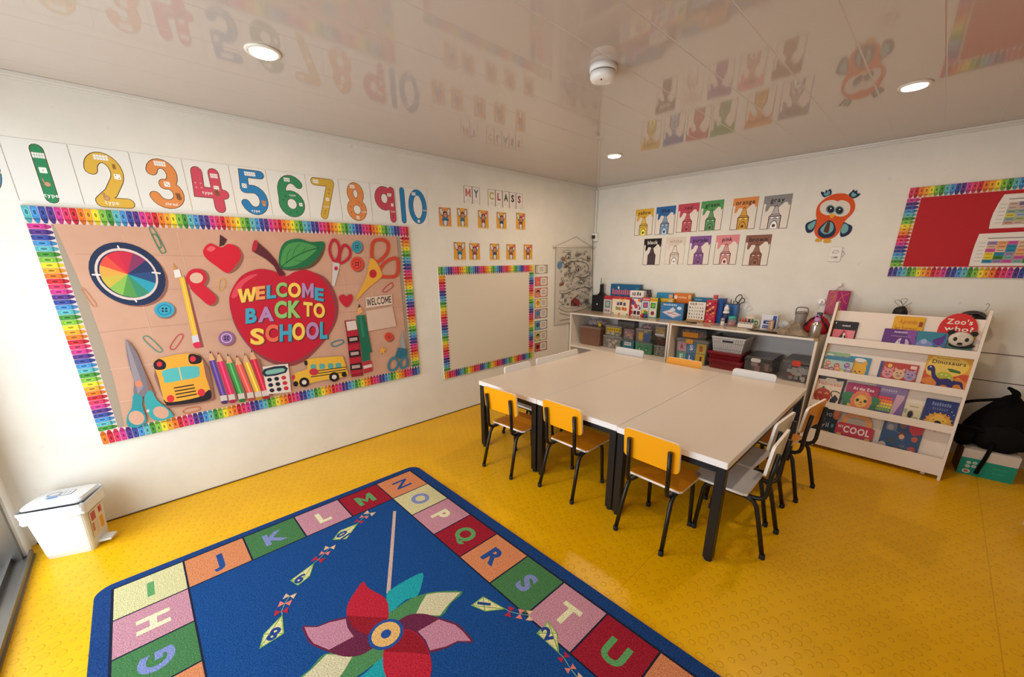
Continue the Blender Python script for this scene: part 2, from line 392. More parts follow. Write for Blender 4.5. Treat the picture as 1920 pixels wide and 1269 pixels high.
# ------------------------------------------------------------------ ceiling fittings
glow = emit('#ffe9c4', 9.0)
def downlight(i, loc, label):
    t = thing('ceiling_downlight', label, 'ceiling light', (loc[0], loc[1], H), group='recessed ceiling downlights')
    mb = MB(); mb.lathe([(.052, 0), (.052, -.006), (.058, -.009), (.068, -.006), (.071, 0)], paint('#e8e2d6', .3), n=36); mb.build('trim_ring', t)
    mb = MB(); mb.lathe([(.052, -.0035), (.03, -.0045), (.0, -.005)], glow, n=36); mb.build('diffuser', t)
    l = bpy.data.lights.new('downlight_lamp', 'AREA'); l.shape = 'DISK'; l.size = .1; l.energy = LAMP_W*(1.5 if i == 2 else 1.0); l.color = LAMP_C
    o = bpy.data.objects.new('downlight_lamp', l); COL.objects.link(o); o.location = (loc[0], loc[1], H-.012); o.visible_camera = True
downlight(0, LAMPS[0], 'round glowing downlight in the ceiling above the number posters and welcome board')
downlight(1, LAMPS[1], 'round glowing downlight in the ceiling above the book rack, right of the smoke detector')
downlight(2, LAMPS[2], 'small round glowing downlight in the ceiling nearest the far corner of the room')
downlight(3, LAMPS[3], 'round glowing downlight in the ceiling behind the photographer, over the open floor')
t = thing('smoke_detector', 'white round smoke detector fixed to the glossy ceiling', 'smoke detector', (hit(1131, 124, 2, H).x, hit(1131, 124, 2, H).y, H))
W1 = paint('#efece8', .35)
mb = MB(); mb.lathe([(.062, 0), (.062, -.02), (.058, -.023)], W1, n=40); mb.build('base', t)
mb = MB(); mb.lathe([(.051, -.023), (.051, -.028)], paint('#3a3836', .6), n=40); mb.build('vent_slot', t)
mb = MB(); mb.lathe([(.058, -.028), (.058, -.047), (.051, -.058), (.034, -.062), (0, -.063)], W1, n=40); mb.build('cap', t)
mb = MB(); mb.lathe([(.004, -.059), (.003, -.066), (0, -.067)], paint('#6b2020', .4), c=(.014, -.03, 0), n=10); mb.build('indicator_light', t)
# corner conduit, socket and cable
mb = MB(); mb.box(.004, .03, -.024, -.002, 1.83, 2.33, paint('#dcd8d0', .4)); tag(mb.build('cable_conduit', bevel=.002), 'white plastic cable conduit running down the far corner from the ceiling', 'conduit')
t = thing('power_socket', 'white surface socket at the foot of the corner conduit with a black plug', 'socket', (.018, -.026, 1.79))
mb = MB(); mb.box(-.016, .05, -.03, .024, -.06, .035, W1); mb.build('box', t, bevel=.004)
mb = MB(); mb.box(.0, .032, -.06, -.03, -.03, .01, paint('#161515', .4)); mb.build('plug', t, bevel=.004)
mb = MB(); mb.tube(sm([(.034, -.086, 1.77), (.05, -.1, 1.70), (.03, -.06, 1.52), (.016, -.03, 1.3), (.03, -.03, 1.1), (.05, -.03, .98), (.09, -.02, .93)], False, 8), .004, paint('#3b3733', .5), 8); tag(mb.build('power_cable'), 'dark power cable hanging from the corner socket behind the wall map', 'cable')
# ------------------------------------------------------------------ tables
MTOP = paint('#ddd0c2', .28, 0, .45); MEDGE = paint('#f3f0ee', .35); MBLK = paint('#0c0b0c', .38); MRUB = paint('#141313', .8)
TZ = .58
def table(x0, x1, y0, y1, label):
    cx, cy = (x0+x1)/2, (y0+y1)/2; hx, hy = (x1-x0)/2, (y1-y0)/2
    t = thing('school_table', label, 'table', (cx, cy, 0), group='white school tables pushed together')
    mb = MB(); o = rrect(-hx, hx, -hy, hy, .006, 2); mb.prism(o, TZ-.034, TZ-.0015, MEDGE); mb.prism([(a*.995, b*.998) for a, b in o], TZ-.0015, TZ, MTOP, MEDGE); mb.build('tabletop', t)
    mb = MB(); e = .022; z0, z1 = TZ-.07, TZ-.034
    for s in (-1, 1):
        mb.box(-hx+e, hx-e, s*(hy-e)-.012, s*(hy-e)+.012, z0, z1, MBLK); mb.box(s*(hx-e)-.012, s*(hx-e)+.012, -hy+e, hy-e, z0, z1, MBLK)
    mb.build('apron', t)
    for sx in (-1, 1):
        for sy in (-1, 1):
            mb = MB(); px, py = sx*(hx-.028), sy*(hy-.028); mb.box(px-.0225, px+.0225, py-.0225, py+.0225, .018, z1, MBLK); lg = mb.build('leg', t, bevel=.003)
            mb = MB(); mb.lathe([(.019, 0), (.02, .006), (.01, .01), (.006, .012), (.006, .03)], MRUB, c=(px, py, 0), n=16); mb.build('foot', lg)
    return t
table(.80, 1.434, -2.62, -1.03, 'white school table with black legs, nearest the welcome board and whiteboard wall')
table(1.438, 2.078, -2.62, -1.03, 'white school table with black legs, middle of the three pushed together')
table(2.083, 2.682, -2.632, -1.035, 'white school table with black legs, nearest the book rack, open on its right side')
# ------------------------------------------------------------------ chairs
MYEL = paint('#f7a600', .36); MYSEAT = paint('#d98a10', .36, var=.06, scale=18); MWHT = paint('#e8e6e6', .36); MWSEAT = paint('#c3c4c9', .33); MRIM = paint('#f4ece6', .45)
def make_chair(label, yellow, group):
    t = thing('school_chair', label, 'chair', group=group)
    back, seat = (MYEL, MYSEAT) if yellow else (MWHT, MWSEAT)
    o = [(-.155, -.065), (-.143, -.085), (.143, -.085), (.155, -.065), (.152, .175), (.137, .195), (-.137, .195), (-.152, .175)]
    mb = MB(); mb.prism(o, .322, .3345, seat, MRIM); mb.prism([(a*.985, b*.985) for a, b in o], .3345, .3355, seat); mb.build('seat', t)
    mb = MB(); q = rrect(-.157, .157, 0, .172, .024, 4)
    fn = lambda x, z, y: (x, y-.141-z*.1, .462+z*.995)
    mb.prism(q, -.007, .007, back, MRIM, fn=fn); mb.build('backrest', t)
    for s in (-1, 1):
        for nm, pts in (('r', [(.125, .02, .311), (.125, -.06, .311), (.126, -.092, .308), (.127, -.116, .296), (.129, -.132, .272), (.133, -.155, .19), (.14, -.2, .012)]),
                        ('f', [(.125, .02, .311), (.125, .075, .311), (.126, .104, .308), (.127, .122, .296), (.128, .131, .272), (.129, .138, .19), (.132, .152, .012)])):
            mb = MB(); mb.tube([(s*a, b, c) for a, b, c in pts], .0116, MBLK, 10); lg = mb.build('leg', t)
            e = pts[-1]; mb = MB(); mb.lathe([(.0142, 0), (.0142, .004), (.0134, .026), (.0116, .028)], MRUB, c=(s*e[0], e[1], 0), n=12); mb.build('foot_cap', lg)
        mb = MB(); mb.tube([(s*.112, .05, .311), (s*.112, -.1, .311), (s*.113, -.133, .316), (s*.114, -.155, .333), (s*.115, -.163, .362), (s*.115, -.166, .46), (s*.115, -.1775, .585)], .0116, MBLK, 10); mb.build('back_post', t)
    return t
GY, GW = 'yellow school chairs', 'white school chairs'
def R(d): return math.radians(d)
ycA = make_chair('yellow school chair at the near table edge, closest to the left wall', True, GY); ycA.location = (1.21, -2.61, 0); ycA.rotation_euler = (0, 0, R(4))
dup(ycA, (1.712, -2.523, 0), R(0), 'yellow school chair at the near table edge, in front of the middle table')
dup(ycA, (2.335, -2.548, 0), R(-1.5), 'yellow school chair at the near table edge, closest to the bare table corner')
dup(ycA, (2.665, -1.515, 0), R(82), 'yellow school chair on the right side of the tables, beside the book rack')
dup(ycA, (1.75, -1.145, 0), R(181), 'yellow chair beyond the far table edge with only its backrest top showing')
wc = make_chair('white school chair on the right side of the tables, nearest the bare table corner', False, GW); wc.location = (2.645, -2.262, 0); wc.rotation_euler = (0, 0, R(91))
dup(wc, (2.59, -1.935, 0), R(86), 'white school chair on the right side, between the nearest white one and the yellow one')
dup(wc, (.945, -2.17, 0), R(-90), 'white chair tucked between table and left wall, below the lower left of the whiteboard')
dup(wc, (.945, -1.772, 0), R(-92), 'white chair tucked between table and left wall, middle of the three there')
dup(wc, (.94, -1.455, 0), R(-88), 'white chair tucked between table and left wall, nearest the low shelf')
dup(wc, (1.165, -1.097, 0), R(180), 'white chair beyond the far table edge, in front of the left shelf unit')
dup(wc, (2.317, -1.155, 0), R(180), 'white chair beyond the far table edge, in front of the big grey lidded box')
# ------------------------------------------------------------------ alphabet rug
RX0, RX1, RY0, RY1, RZ = .715, 3.03, -4.925, -3.2, .010
rug = thing('alphabet_rug', 'blue alphabet rug with letter squares, a pinwheel and numbered kites on the yellow floor', 'rug', (1.87, -4.06, 0))
ro = Vector((1.87, -4.06, 0)); DB = '#12407e'
mb = MB(); mb.prism([(x-ro.x, y-ro.y) for x, y in rrect(RX0, RX1, RY0, RY1, .07, 6)], .001, RZ-.0005, pile('#123b76'), pile('#0f2c55')); mb.build('border', rug)
ra = Art(lambda x, y: Vector((x, y, RZ)), (0, 0, 1), ro); ra.mk = pile
cx0, cw, cy0, ch = .765, .2455, -4.861, .265
ra.rect(cx0-.006, cy0-.006, cx0+9*cw+.006, cy0+6*ch+.006, '#141a33', 1)
ra.rect(cx0+cw+.004, cy0+ch+.004, cx0+8*cw-.004, cy0+5*ch-.004, '#0b4484', 2)
CC = dict(c='#cdc695', o='#cf8358', g='#437647', p='#be8797', r='#96142a'); LC = dict(G='#5c9a5f', B='#22488c', V='#7a86bd', K='#e4dcb4')
cells = []
for i, (c, col, lc) in enumerate(zip('IJKLM', 'cogpr', 'GBVKG')): cells.append((0, i, c, col, lc, 'L'))
for i, (c, col, lc) in enumerate(zip('NOPQRSTUV', 'ocprogpro', 'BVKGBVKGB')): cells.append((i, 5, c, col, lc, 'T'))
for i, (c, col, lc) in enumerate(zip('WXYZ', 'cprg', 'VKGK')): cells.append((8, 4-i, c, col, lc, 'R'))
for i, (c, col, lc) in enumerate(zip('ABCDEFGH', 'opgrcogp', 'BKVGVBVK')): cells.append((8-i, 0, c, col, lc, 'B'))
for i, j, c, col, lc, sd in cells:
    x, y = cx0+i*cw, cy0+j*ch
    ra.rect(x+.004, y+.004, x+cw-.004, y+ch-.004, CC[col], 3)
    h = .112; _, wd = layout(c, 2); wd = min(wd*h, .13)
    up, rt = dict(L=((-1, 0), (0, 1)), T=((0, 1), (1, 0)), R=((1, 0), (0, -1)), B=((0, -1), (-1, 0)))[sd]
    mx, my = x+cw/2, y+ch/2
    for k, grow, colr in ((4, 1.0, LC[lc]),):
        p0 = (mx-rt[0]*wd/2-up[0]*h/2, my-rt[1]*wd/2-up[1]*h/2); p1 = (p0[0]+rt[0]*wd, p0[1]+rt[1]*wd)
        ra.text(c, p0, p1, (up[0]*h, up[1]*h), colr, 2, k)
FLp = lambda x, y: hit(x, y, 2, RZ)
def fl2(T): return lambda pts: [tuple(FLp(*T(x, y))[:2]) for x, y in pts]
Z = fl2(lambda x, y: (480+x/3.692, 1040+y/3.692))
hub = Z([(900, 548)])[0]
def rot180(pts): return [(2*hub[0]-x, 2*hub[1]-y) for x, y in pts]
pw = [('#199aa3', '#128a95', [(1155, 125), (1040, 175), (950, 230), (903, 275), (908, 400), (915, 470), (960, 380), (1040, 310), (1110, 290), (1140, 230)], None, None),
      ('#4b8350', '#4b8350', [(915, 470), (918, 410), (970, 370), (1060, 310), (1150, 275), (1250, 255), (1430, 255), (1345, 340), (1280, 425), (1110, 430), (960, 470)], [(1180, 275), (1255, 262), (1415, 260), (1335, 340), (1272, 420), (1105, 415), (1140, 340)], '#ccc4a0'),
      ('#652040', '#652040', [(900, 500), (985, 455), (1060, 415), (1160, 408), (1270, 436), (1385, 475), (1445, 525), (1506, 604), (1400, 606), (1320, 645), (1195, 676), (1150, 610), (1080, 560), (980, 540)], [(1265, 447), (1378, 485), (1435, 533), (1488, 597), (1395, 597), (1315, 634), (1205, 662), (1175, 590), (1120, 530)], '#bb8095'),
      ('#b51d32', '#b51d32', [(740, 185), (690, 250), (640, 330), (626, 400), (640, 470), (672, 533), (722, 573), (790, 577), (860, 540), (912, 455), (917, 360), (892, 298), (830, 260), (772, 225)], [(630, 418), (720, 428), (820, 432), (908, 436), (900, 500), (860, 540), (790, 575), (722, 570), (674, 530), (642, 470)], '#8f1223')]
k = 6
ra.line([tuple(FLp(740, 958)[:2]), tuple(FLp(734, 1040)[:2]), tuple(FLp(728, 1112)[:2])], .018, '#c9a99c', k=5, caps=False)
for turn in (0, 1):
    for col, c2, out, inn, ic in pw:
        k += 1; q = Z(out); q = rot180(q) if turn else q; ra.poly(sm(q, n=3), col, k)
        if inn:
            k += 1; q = Z(inn); q = rot180(q) if turn else q; ra.poly(q, ic, k)
for rx, c in ((.072, '#1d4a92'), (.058, '#dcae6a'), (.021, '#1d4a92')): k += 1; ra.ell(hub[0], hub[1], rx, rx, c, k=k)
def kite(T, tipA, sideA, tail, sideB, num, nrot, bows, k0=30):
    q = fl2(T); A, B, C, D = q([tipA, sideA, tail, sideB])
    ra.poly(sm([A, B, C, D], n=2) if 0 else [A, B, C, D], '#8cb45c', k0)
    c = ((A[0]+C[0]+B[0]+D[0])/4, (A[1]+C[1]+B[1]+D[1])/4)
    ra.poly([(c[0]+(x-c[0])*.86, c[1]+(y-c[1])*.86) for x, y in (A, B, C, D)], '#d9d09a', k0+1)
    ra.line([A, C], .004, '#6f9a48', k=k0+2, caps=False); ra.line([B, D], .004, '#6f9a48', k=k0+2.3, caps=False)
    X = ((B[0]+D[0])/2, (B[1]+D[1])/2); d = Vector((A[0]-C[0], A[1]-C[1])).normalized(); d = Vector((d.x*math.cos(nrot)-d.y*math.sin(nrot), d.x*math.sin(nrot)+d.y*math.cos(nrot))); rt = Vector((d.y, -d.x))
    h = .062; _, wd = layout(num, 2); wd = min(wd*h, .06)
    p0 = Vector(X)-d*h/2-rt*wd/2; p1 = p0+rt*wd; ra.text(num, p0, p1, d*h, '#1d3f86', 2, k0+3)
    prev = C
    for i, (l, r_) in enumerate(bows):
        a, b = q([l, r_]); m = ((a[0]+b[0])/2, (a[1]+b[1])/2); ra.line([prev, m], .004, '#6f9a9a', k=k0, caps=False); prev = m
        t = Vector((b[0]-a[0], b[1]-a[1])); nn = Vector((-t.y, t.x))*.34
        for e in (a, b): ra.poly([m, (e[0]+nn.x, e[1]+nn.y), (e[0]-nn.x, e[1]-nn.y)], ('#b3243c', '#dd7a70', '#d9b894')[i], k0+1)
K1 = lambda x, y: (460+x/4.377, 940+y/4.377); K2 = lambda x, y: (860+x/7.0875, 1090+y/7.0875)
kite(K1, (115, 1212), (150, 1090), (305, 930), (318, 1085), '8', 0, [((240, 920), (350, 890)), ((275, 845), (375, 830)), ((320, 780), (410, 775))])
kite(K1, (432, 692), (368, 650), (565, 505), (530, 615), '9', 0, [((560, 470), (640, 485)), ((615, 425), (690, 425)), ((650, 385), (735, 375))])
kite(K1, (715, 318), (775, 240), (925, 180), (830, 310), '10', 0, [((905, 160), (965, 170)), ((945, 125), (1005, 130)), ((985, 90), (1055, 105))])
kite(K2, (165, 320), (325, 200), (630, 370), (350, 400), '1', 0, [((700, 345), (650, 465)), ((835, 375), (800, 495)), ((945, 390), (940, 520))])
kite(K2, (1190, 530), (1035, 690), (1335, 960), (1310, 690), '2', 0, [((1445, 970), (1340, 1050)), ((1540, 1130), (1430, 1190)), ((1620, 1240), (1540, 1320))])
ra.build('pattern', rug)
# ------------------------------------------------------------------ crayon borders and boards
CRAY = ['#51327f', '#c43485', '#d0345f', '#c22532', '#de701e', '#e59a24', '#e4cd28', '#7ab238', '#418a35', '#55aab2', '#4289c4', '#354692']
def shade(h, f):
    h = h.lstrip('#'); return '#'+''.join('%02x' % max(0, min(255, int(int(h[i:i+2], 16)*f+(255*(f-1)*.5 if f > 1 else 0)))) for i in (0, 2, 4))
def crayons(a, p0, p1, inn, n, start, step=1, k=1, rev=1):
    p0, p1, inn = Vector(p0), Vector(p1), Vector(inn); t = (p1-p0)/n
    def Q(i, u, d): q = p0+t*(i+u)+inn*d; return (q.x, q.y)
    a.poly([Q(0, 0, .03), Q(n, 0, .03), Q(n, 0, 1), Q(0, 0, 1)], '#dcc3c0', k)
    for i in range(n):
        c = CRAY[(start+step*i) % 12]; dk, lt = shade(c, .7), shade(c, 1.1)
        a.poly([Q(i, .03, .06), Q(i, .2, 0), Q(i, .8, 0), Q(i, .97, .06), Q(i, .98, .7), Q(i, .02, .7)], c, k+1)
        a.poly([Q(i, .04, .7), Q(i, .96, .7), Q(i, .94, .78), Q(i, .06, .78)], dk, k+1)
        a.poly([Q(i, .08, .78), Q(i, .92, .78), Q(i, .74, .95), Q(i, .6, .99), Q(i, .4, .99), Q(i, .26, .95)], shade(c, .9), k+1)
        ov = [(.5+.34*math.cos(q), .36+.22*math.sin(q)) for q in (2*PI*j/10 for j in range(10))]
        a.poly([Q(i, u, d) for u, d in ov], lt, k+2); a.poly([Q(i, .5+(u-.5)*.62, .36+(d-.36)*.7) for u, d in ov], dk, k+3)
LM = lambda u, v: Vector((0, u, v)); BM = lambda u, v: Vector((u, 0, v))
NX, NYm = Vector((1, 0, 0)), Vector((0, -1, 0))
def board(name, label, cat, fn, n, u0, u1, v0, v1, dep, backing, starts, th=.014):
    org = fn((u0+u1)/2, v0); t = thing(name, label, cat, tuple(org))
    mb = MB(); pts = [fn(u, v)-org for u, v in ((u0, v0), (u1, v0), (u1, v1), (u0, v1))]
    vs = [p+n*.001 for p in pts]+[p+n*th for p in pts]
    mb.add(vs, [(3, 2, 1, 0), (4, 5, 6, 7), (0, 1, 5, 4), (1, 2, 6, 5), (2, 3, 7, 6), (3, 0, 4, 7)], backing); mb.build('panel', t)
    w_ = .0267; nt_ = round((u1-u0)/w_); ns = round((v1-v0-2*dep)/w_)
    for (p0, p1, inn, cnt, st, sp) in (((u0, v1), (u1, v1), (0, -dep), nt_, starts[0], 1), ((u0, v0), (u1, v0), (0, dep), nt_, starts[1], -1),
                                       ((u0, v1-dep), (u0, v0+dep), (dep, 0), ns, starts[2], -1), ((u1, v1-dep), (u1, v0+dep), (-dep, 0), ns, starts[3], 1)):
        a = Art(fn, n, org, th+.0005); crayons(a, p0, p1, inn, cnt, st, sp); a.build('crayon_border', t)
    return t
board('bulletin_board', 'large board on the left wall edged in rainbow crayons around the welcome banner', 'bulletin board', LM, NX, -4.806, -2.696, .4905, 1.781, .082, P('#a0917f'), (9, 4, 1, 3))
board('whiteboard', 'blank cream whiteboard framed in rainbow crayons on the left wall', 'whiteboard', LM, NX, -2.4265, -1.156, .383, 1.452, .078, paint('#ddd2c0', .3), (7, 5, 5, 8))
board('red_display_board', 'red display board edged in rainbow crayons on the back wall above the book rack', 'display board', BM, NYm, 2.888, 4.7, 1.353, 2.0035, .075, paint('#b5121f', .75, var=.05, scale=300), (2, 0, 1, 3))
# two timetables pinned on the red board
def timetable(u0, u1, v0, v1, seed, label, pts):
    rnd = random.Random(seed); org = Vector((u0, 0, v0)); a = Art(BM, NYm, org, .018)
    a.poly(pts, '#e6dfd9'); cols = ['#2a86a8', '#e3c83a', '#d8b49a', '#3f7f36', '#9a86ac', '#c65a9c', '#e0a070', '#7fa9a0'] if seed == 2 else ['#7d6a98', '#8fa79a', '#c09a8a', '#9fb0c4', '#d6c14a', '#b6a4b4', '#a8b078', '#c7b0a0']
    nu, nv = 5, 6
    for i in range(nu):
        for j in range(nv):
            x0, x1 = u0+.055+(u1-u0-.07)*i/nu, u0+.055+(u1-u0-.07)*(i+1)/nu; y0, y1 = v0+.022+(v1-v0-.075)*j/nv, v0+.022+(v1-v0-.075)*(j+1)/nv
            c = rnd.choice(cols); a.rect(x0, y0, x1, y1, c, 3); a.rect(x0+.008, (y0+y1)/2-.002, x1-.008, (y0+y1)/2+.002, shade(c, .6), 4)
    for j in range(nv): y = v0+.036+(v1-v0-.075)*j/nv; a.rect(u0+.018, y-.0012, u0+.048, y+.0012, '#8a8580', 4)
    a.rect((u0+u1)/2-.1, v1-.035, (u0+u1)/2+.1, v1-.03, '#6b6560', 4)
    tag(a.build('timetable'), label, 'timetable', 'timetables on the red board')
timetable(3.35, 3.65, 1.686, 1.905, 1, 'pale timetable sheet with soft coloured cells, upper one on the red board', [(3.371, 1.905), (3.357, 1.85), (3.348, 1.79), (3.346, 1.74), (3.351, 1.686), (3.65, 1.686), (3.655, 1.90)])
timetable(3.312, 3.612, 1.432, 1.654, 2, 'timetable sheet with bright blue, yellow and green cells, lower one on the red board', [(3.314, 1.654), (3.309, 1.58), (3.309, 1.5), (3.312, 1.432), (3.612, 1.436), (3.614, 1.66)])
# ------------------------------------------------------------------ welcome banner (printed cloth)
borg = Vector((0, -3.76, .565)); bt = thing('welcome_banner', 'printed cloth banner of a red apple reading WELCOME BACK TO SCHOOL with classroom supplies', 'banner', tuple(borg))
cl = MB(); nu, nv = 48, 30; vs = []
for j in range(nv+1):
    for i in range(nu+1):
        u, v = i/nu, j/nv; y = -4.715+u*1.903; z = .566+v*1.134
        if u < .02: y += .03*math.sin(v*PI)*(1)+.018*(1-v)
        vs.append((.0165-borg.x, y-borg.y, z-borg.z))
cl.add(vs, [(j*(nu+1)+i, j*(nu+1)+i+1, (j+1)*(nu+1)+i+1, (j+1)*(nu+1)+i) for j in range(nv) for i in range(nu)], paint('#c79b84', .8, 0, .2, var=.04, scale=9), True)
cl.build('cloth', bt)
ba = Art(lambda x, y: LWp(x, y), NX, borg, .0172)
c3 = lambda pts: [(100+x/4.8816, 400+y/4.8816) for x, y in pts]; c4 = lambda pts: [(420+x/4.8816, 400+y/4.8816) for x, y in pts]
c5 = lambda pts: [(140+x/5.0526, 600+y/5.0526) for x, y in pts]; c6 = lambda pts: [(460+x/5.286, 560+y/5.286) for x, y in pts]
DK = '#8c5d50'                                  # the printed drop shadows of the design
# fold creases
for ln in ([(1130, 175), (1185, 400), (1260, 700), (1330, 1000), (1405, 1268)], [(635, 190), (665, 300)], [(820, 840), (880, 1040), (935, 1200)]): ba.line(c3(ln), .8, '#e2bba5', caps=False)
for ln in ([(200, 372), (950, 385), (1370, 392), (1855, 400)], [(390, 1090), (860, 1040), (1350, 1000), (1650, 960)], [(960, 695), (1250, 690), (1620, 670)]): ba.line(c3(ln), .6, '#b98a76', caps=False)
for ln in ([(330, 462), (760, 410), (1260, 340)], [(430, 765), (830, 715), (1330, 620)]): ba.line(c5(ln), .7, '#e2bba5', caps=False)
for ln in ([(1000, 400), (1620, 405)], [(1000, 660), (1600, 620)], [(980, 915), (1640, 850)]): ba.line(c4(ln), .6, '#b98a76', caps=False)
for ln in ([(1050, 480), (1090, 640), (1130, 900), (1150, 1000)], [(1330, 640), (1370, 860), (1405, 1090)]): ba.line(c4(ln), .6, '#e2bba5', caps=False)
# colour wheel
E3 = lambda cx, cy, rx, ry, c, rot=0: ba.ell(100+cx/4.8816, 400+cy/4.8816, rx/4.8816, ry/4.8816, c, rot, n=32)
E3(695, 570, 370, 262, DK, .42); E3(675, 553, 368, 268, '#22304f', .44); E3(668, 556, 302, 222, '#d9c3bd', .42); E3(668, 556, 276, 200, '#22304f', .42)
wc_ = ['#e8a04a', '#e0503f', '#cf2f44', '#c42c46', '#86355f', '#28365f', '#2a4a78', '#2f9ab0', '#3a8a6c', '#56964a', '#8ab652', '#c9b048']
wcx, wcy = 100+680/4.8816, 400+556/4.8816
for i in range(12):
    a0 = PI+i*PI/6-.25; ba.pie(wcx, wcy, 268/4.8816, 196/4.8816, a0-.42, a0+PI/6-.42+.01, wc_[i], .42)
for q in ([(590, 300), (605, 330)], [(905, 540), (975, 548)], [(745, 785), (760, 805)], [(360, 560), (430, 562)]): ba.line(c3(q), 3, '#e6d8d2')
# heart apple with stem
ba.poly(sm(c3([(1545, 320), (1440, 280), (1378, 340), (1400, 410), (1500, 490), (1600, 550), (1690, 500), (1735, 400), (1690, 310), (1610, 285)])), DK)
ba.poly(sm(c3([(1530, 312), (1430, 275), (1368, 335), (1390, 405), (1490, 485), (1590, 545), (1660, 480), (1715, 390), (1680, 310), (1600, 280)])), '#cf2036'); ba.poly(sm(c3([(1400, 330), (1440, 300), (1480, 320), (1440, 350)])), '#e0606a')
ba.poly(c3([(1520, 195), (1585, 240), (1560, 290), (1515, 305)]), '#4a2630')
# pencil
ba.poly(c3([(1190, 560), (1215, 600), (1370, 1220), (1330, 1225)]), '#8c4a4c')
ba.poly(c3([(1150, 590), (1195, 580), (1320, 1110), (1270, 1120)]), '#e8b63c'); ba.line(c3([(1172, 590), (1295, 1110)]), 1.2, '#f4d77a')
ba.poly(c3([(1095, 450), (1165, 575), (1105, 585)]), '#c98a4c'); ba.poly(c3([(1098, 520), (1150, 508), (1170, 580), (1110, 590)]), '#e4dcd4')
ba.poly(c3([(1262, 1120), (1318, 1105), (1335, 1175), (1275, 1188)]), '#cfd3d8'); ba.poly(sm(c3([(1275, 1188), (1335, 1172), (1345, 1215), (1300, 1230)])), '#d8304e')
# magnifier
ba.line(c3([(1330, 690), (1450, 790)]), 24, DK); ba.ell(*c3([(1325, 598)])[0], 20, 19, DK); ba.line(c3([(1300, 660), (1430, 780)]), 23, '#cb2338'); ba.ell(*c3([(1305, 590)])[0], 19.5, 17.5, '#cb2338'); ba.ell(*c3([(1306, 590)])[0], 12.5, 10, '#d8b49e')
# clips
def clip(pts, c, w_=1.6): ba.line(pts, w_, c, True, smooth=4)
clip(c3([(880, 150), (915, 140), (1020, 330), (1010, 360), (975, 345)]), '#2f7f60'); clip(c3([(905, 200), (945, 205), (985, 300), (960, 310)]), '#2f7f60')
clip(c3([(255, 690), (290, 700), (390, 830), (370, 850), (340, 820)]), '#c48a62'); clip(c3([(1520, 610), (1560, 605), (1570, 650), (1530, 710), (1508, 690)]), '#d2a04a')
clip(c3([(820, 1140), (870, 1125), (990, 1240), (970, 1265), (920, 1240)]), '#3f8f80'); clip(c3([(1140, 1110), (1185, 1120), (1110, 1235), (1065, 1220)]), '#c63a4e')
clip(c5([(1020, 860), (1060, 830), (1165, 815), (1180, 840), (1070, 875)]), '#c46a40'); clip(c4([(1520, 635), (1535, 670), (1465, 720), (1445, 700)]), '#b8424c'); clip(c4([(975, 1185), (1060, 1155), (1085, 1180), (1000, 1215)]), '#4a7f90', 2.4)
# buttons
def button(q, rx, ry, c, d): x, y = q; ba.ell(x+2.2, y+2, rx, ry, DK); ba.ell(x, y, rx, ry, c); ba.ell(x, y, rx*.7, ry*.7, d); ba.ell(x, y, rx*.58, ry*.58, c); [ba.ell(x+a*rx*.17, y+b*ry*.17, rx*.12, ry*.12, '#1f2a38') for a in (-1, 1) for b in (-1, 1)]
button(c3([(1015, 880)])[0], 19, 14.5, '#3aa0bd', '#277a9a'); button(c3([(1580, 1138)])[0], 15, 13, '#8e5f96', '#cdb6d2'); button(c4([(1207, 305)])[0], 10, 11.5, '#3d93a8', '#2f7788'); button(c4([(1207, 462)])[0], 12, 13.5, '#d6483a', '#b02a2c'); button(c4([(1497, 1125)])[0], 8, 8, '#d84a34', '#b23428')
# main apple
ba.poly(sm(c4([(560, 590), (330, 520), (170, 570), (60, 740), (70, 950), (170, 1150), (330, 1310), (520, 1390), (700, 1360), (880, 1200), (1010, 1000), (1030, 800), (930, 600), (760, 530), (640, 560)])), '#8e3e44')
ba.poly(sm(c4([(545, 570), (420, 520), (290, 512), (150, 575), (55, 720), (45, 830), (80, 960), (170, 1130), (290, 1260), (480, 1345), (640, 1345), (800, 1250), (930, 1110), (1000, 940), (985, 780), (900, 610), (760, 520), (640, 535), (585, 565)])), '#bd1d35')
ba.poly(sm(c4([(60, 760), (120, 640), (220, 570), (300, 560), (180, 640), (110, 760)])), '#d9485a')
ba.poly(c4([(270, 250), (300, 262), (400, 350), (470, 430), (510, 500), (560, 560), (500, 575), (450, 480), (380, 420), (250, 345)]), '#5d2430'); ba.poly(sm(c4([(270, 250), (300, 260), (290, 330), (255, 348), (250, 310)])), '#b02a3c')
ba.poly(sm(c4([(520, 505), (500, 380), (560, 270), (680, 238), (790, 268), (910, 268), (890, 390), (800, 490), (660, 520)])), '#5e4a3a'); ba.poly(sm(c4([(510, 500), (498, 370), (550, 265), (670, 232), (780, 262), (908, 265), (870, 370), (780, 470), (640, 505)])), '#216b45')
ba.poly(sm(c4([(520, 480), (520, 380), (570, 290), (680, 262), (800, 290), (840, 330), (740, 420), (630, 480)])), '#4a9250'); ba.line(c4([(515, 490), (620, 410), (740, 350), (840, 320)]), 2, '#1d5a3a', smooth=4)
for q in ([(620, 410), (640, 330), (690, 280)], [(700, 370), (740, 310)], [(640, 425), (700, 440), (750, 430)], [(560, 455), (575, 370), (600, 330)]): ba.line(c4(q), 1.1, '#1d6a3e', smooth=3)
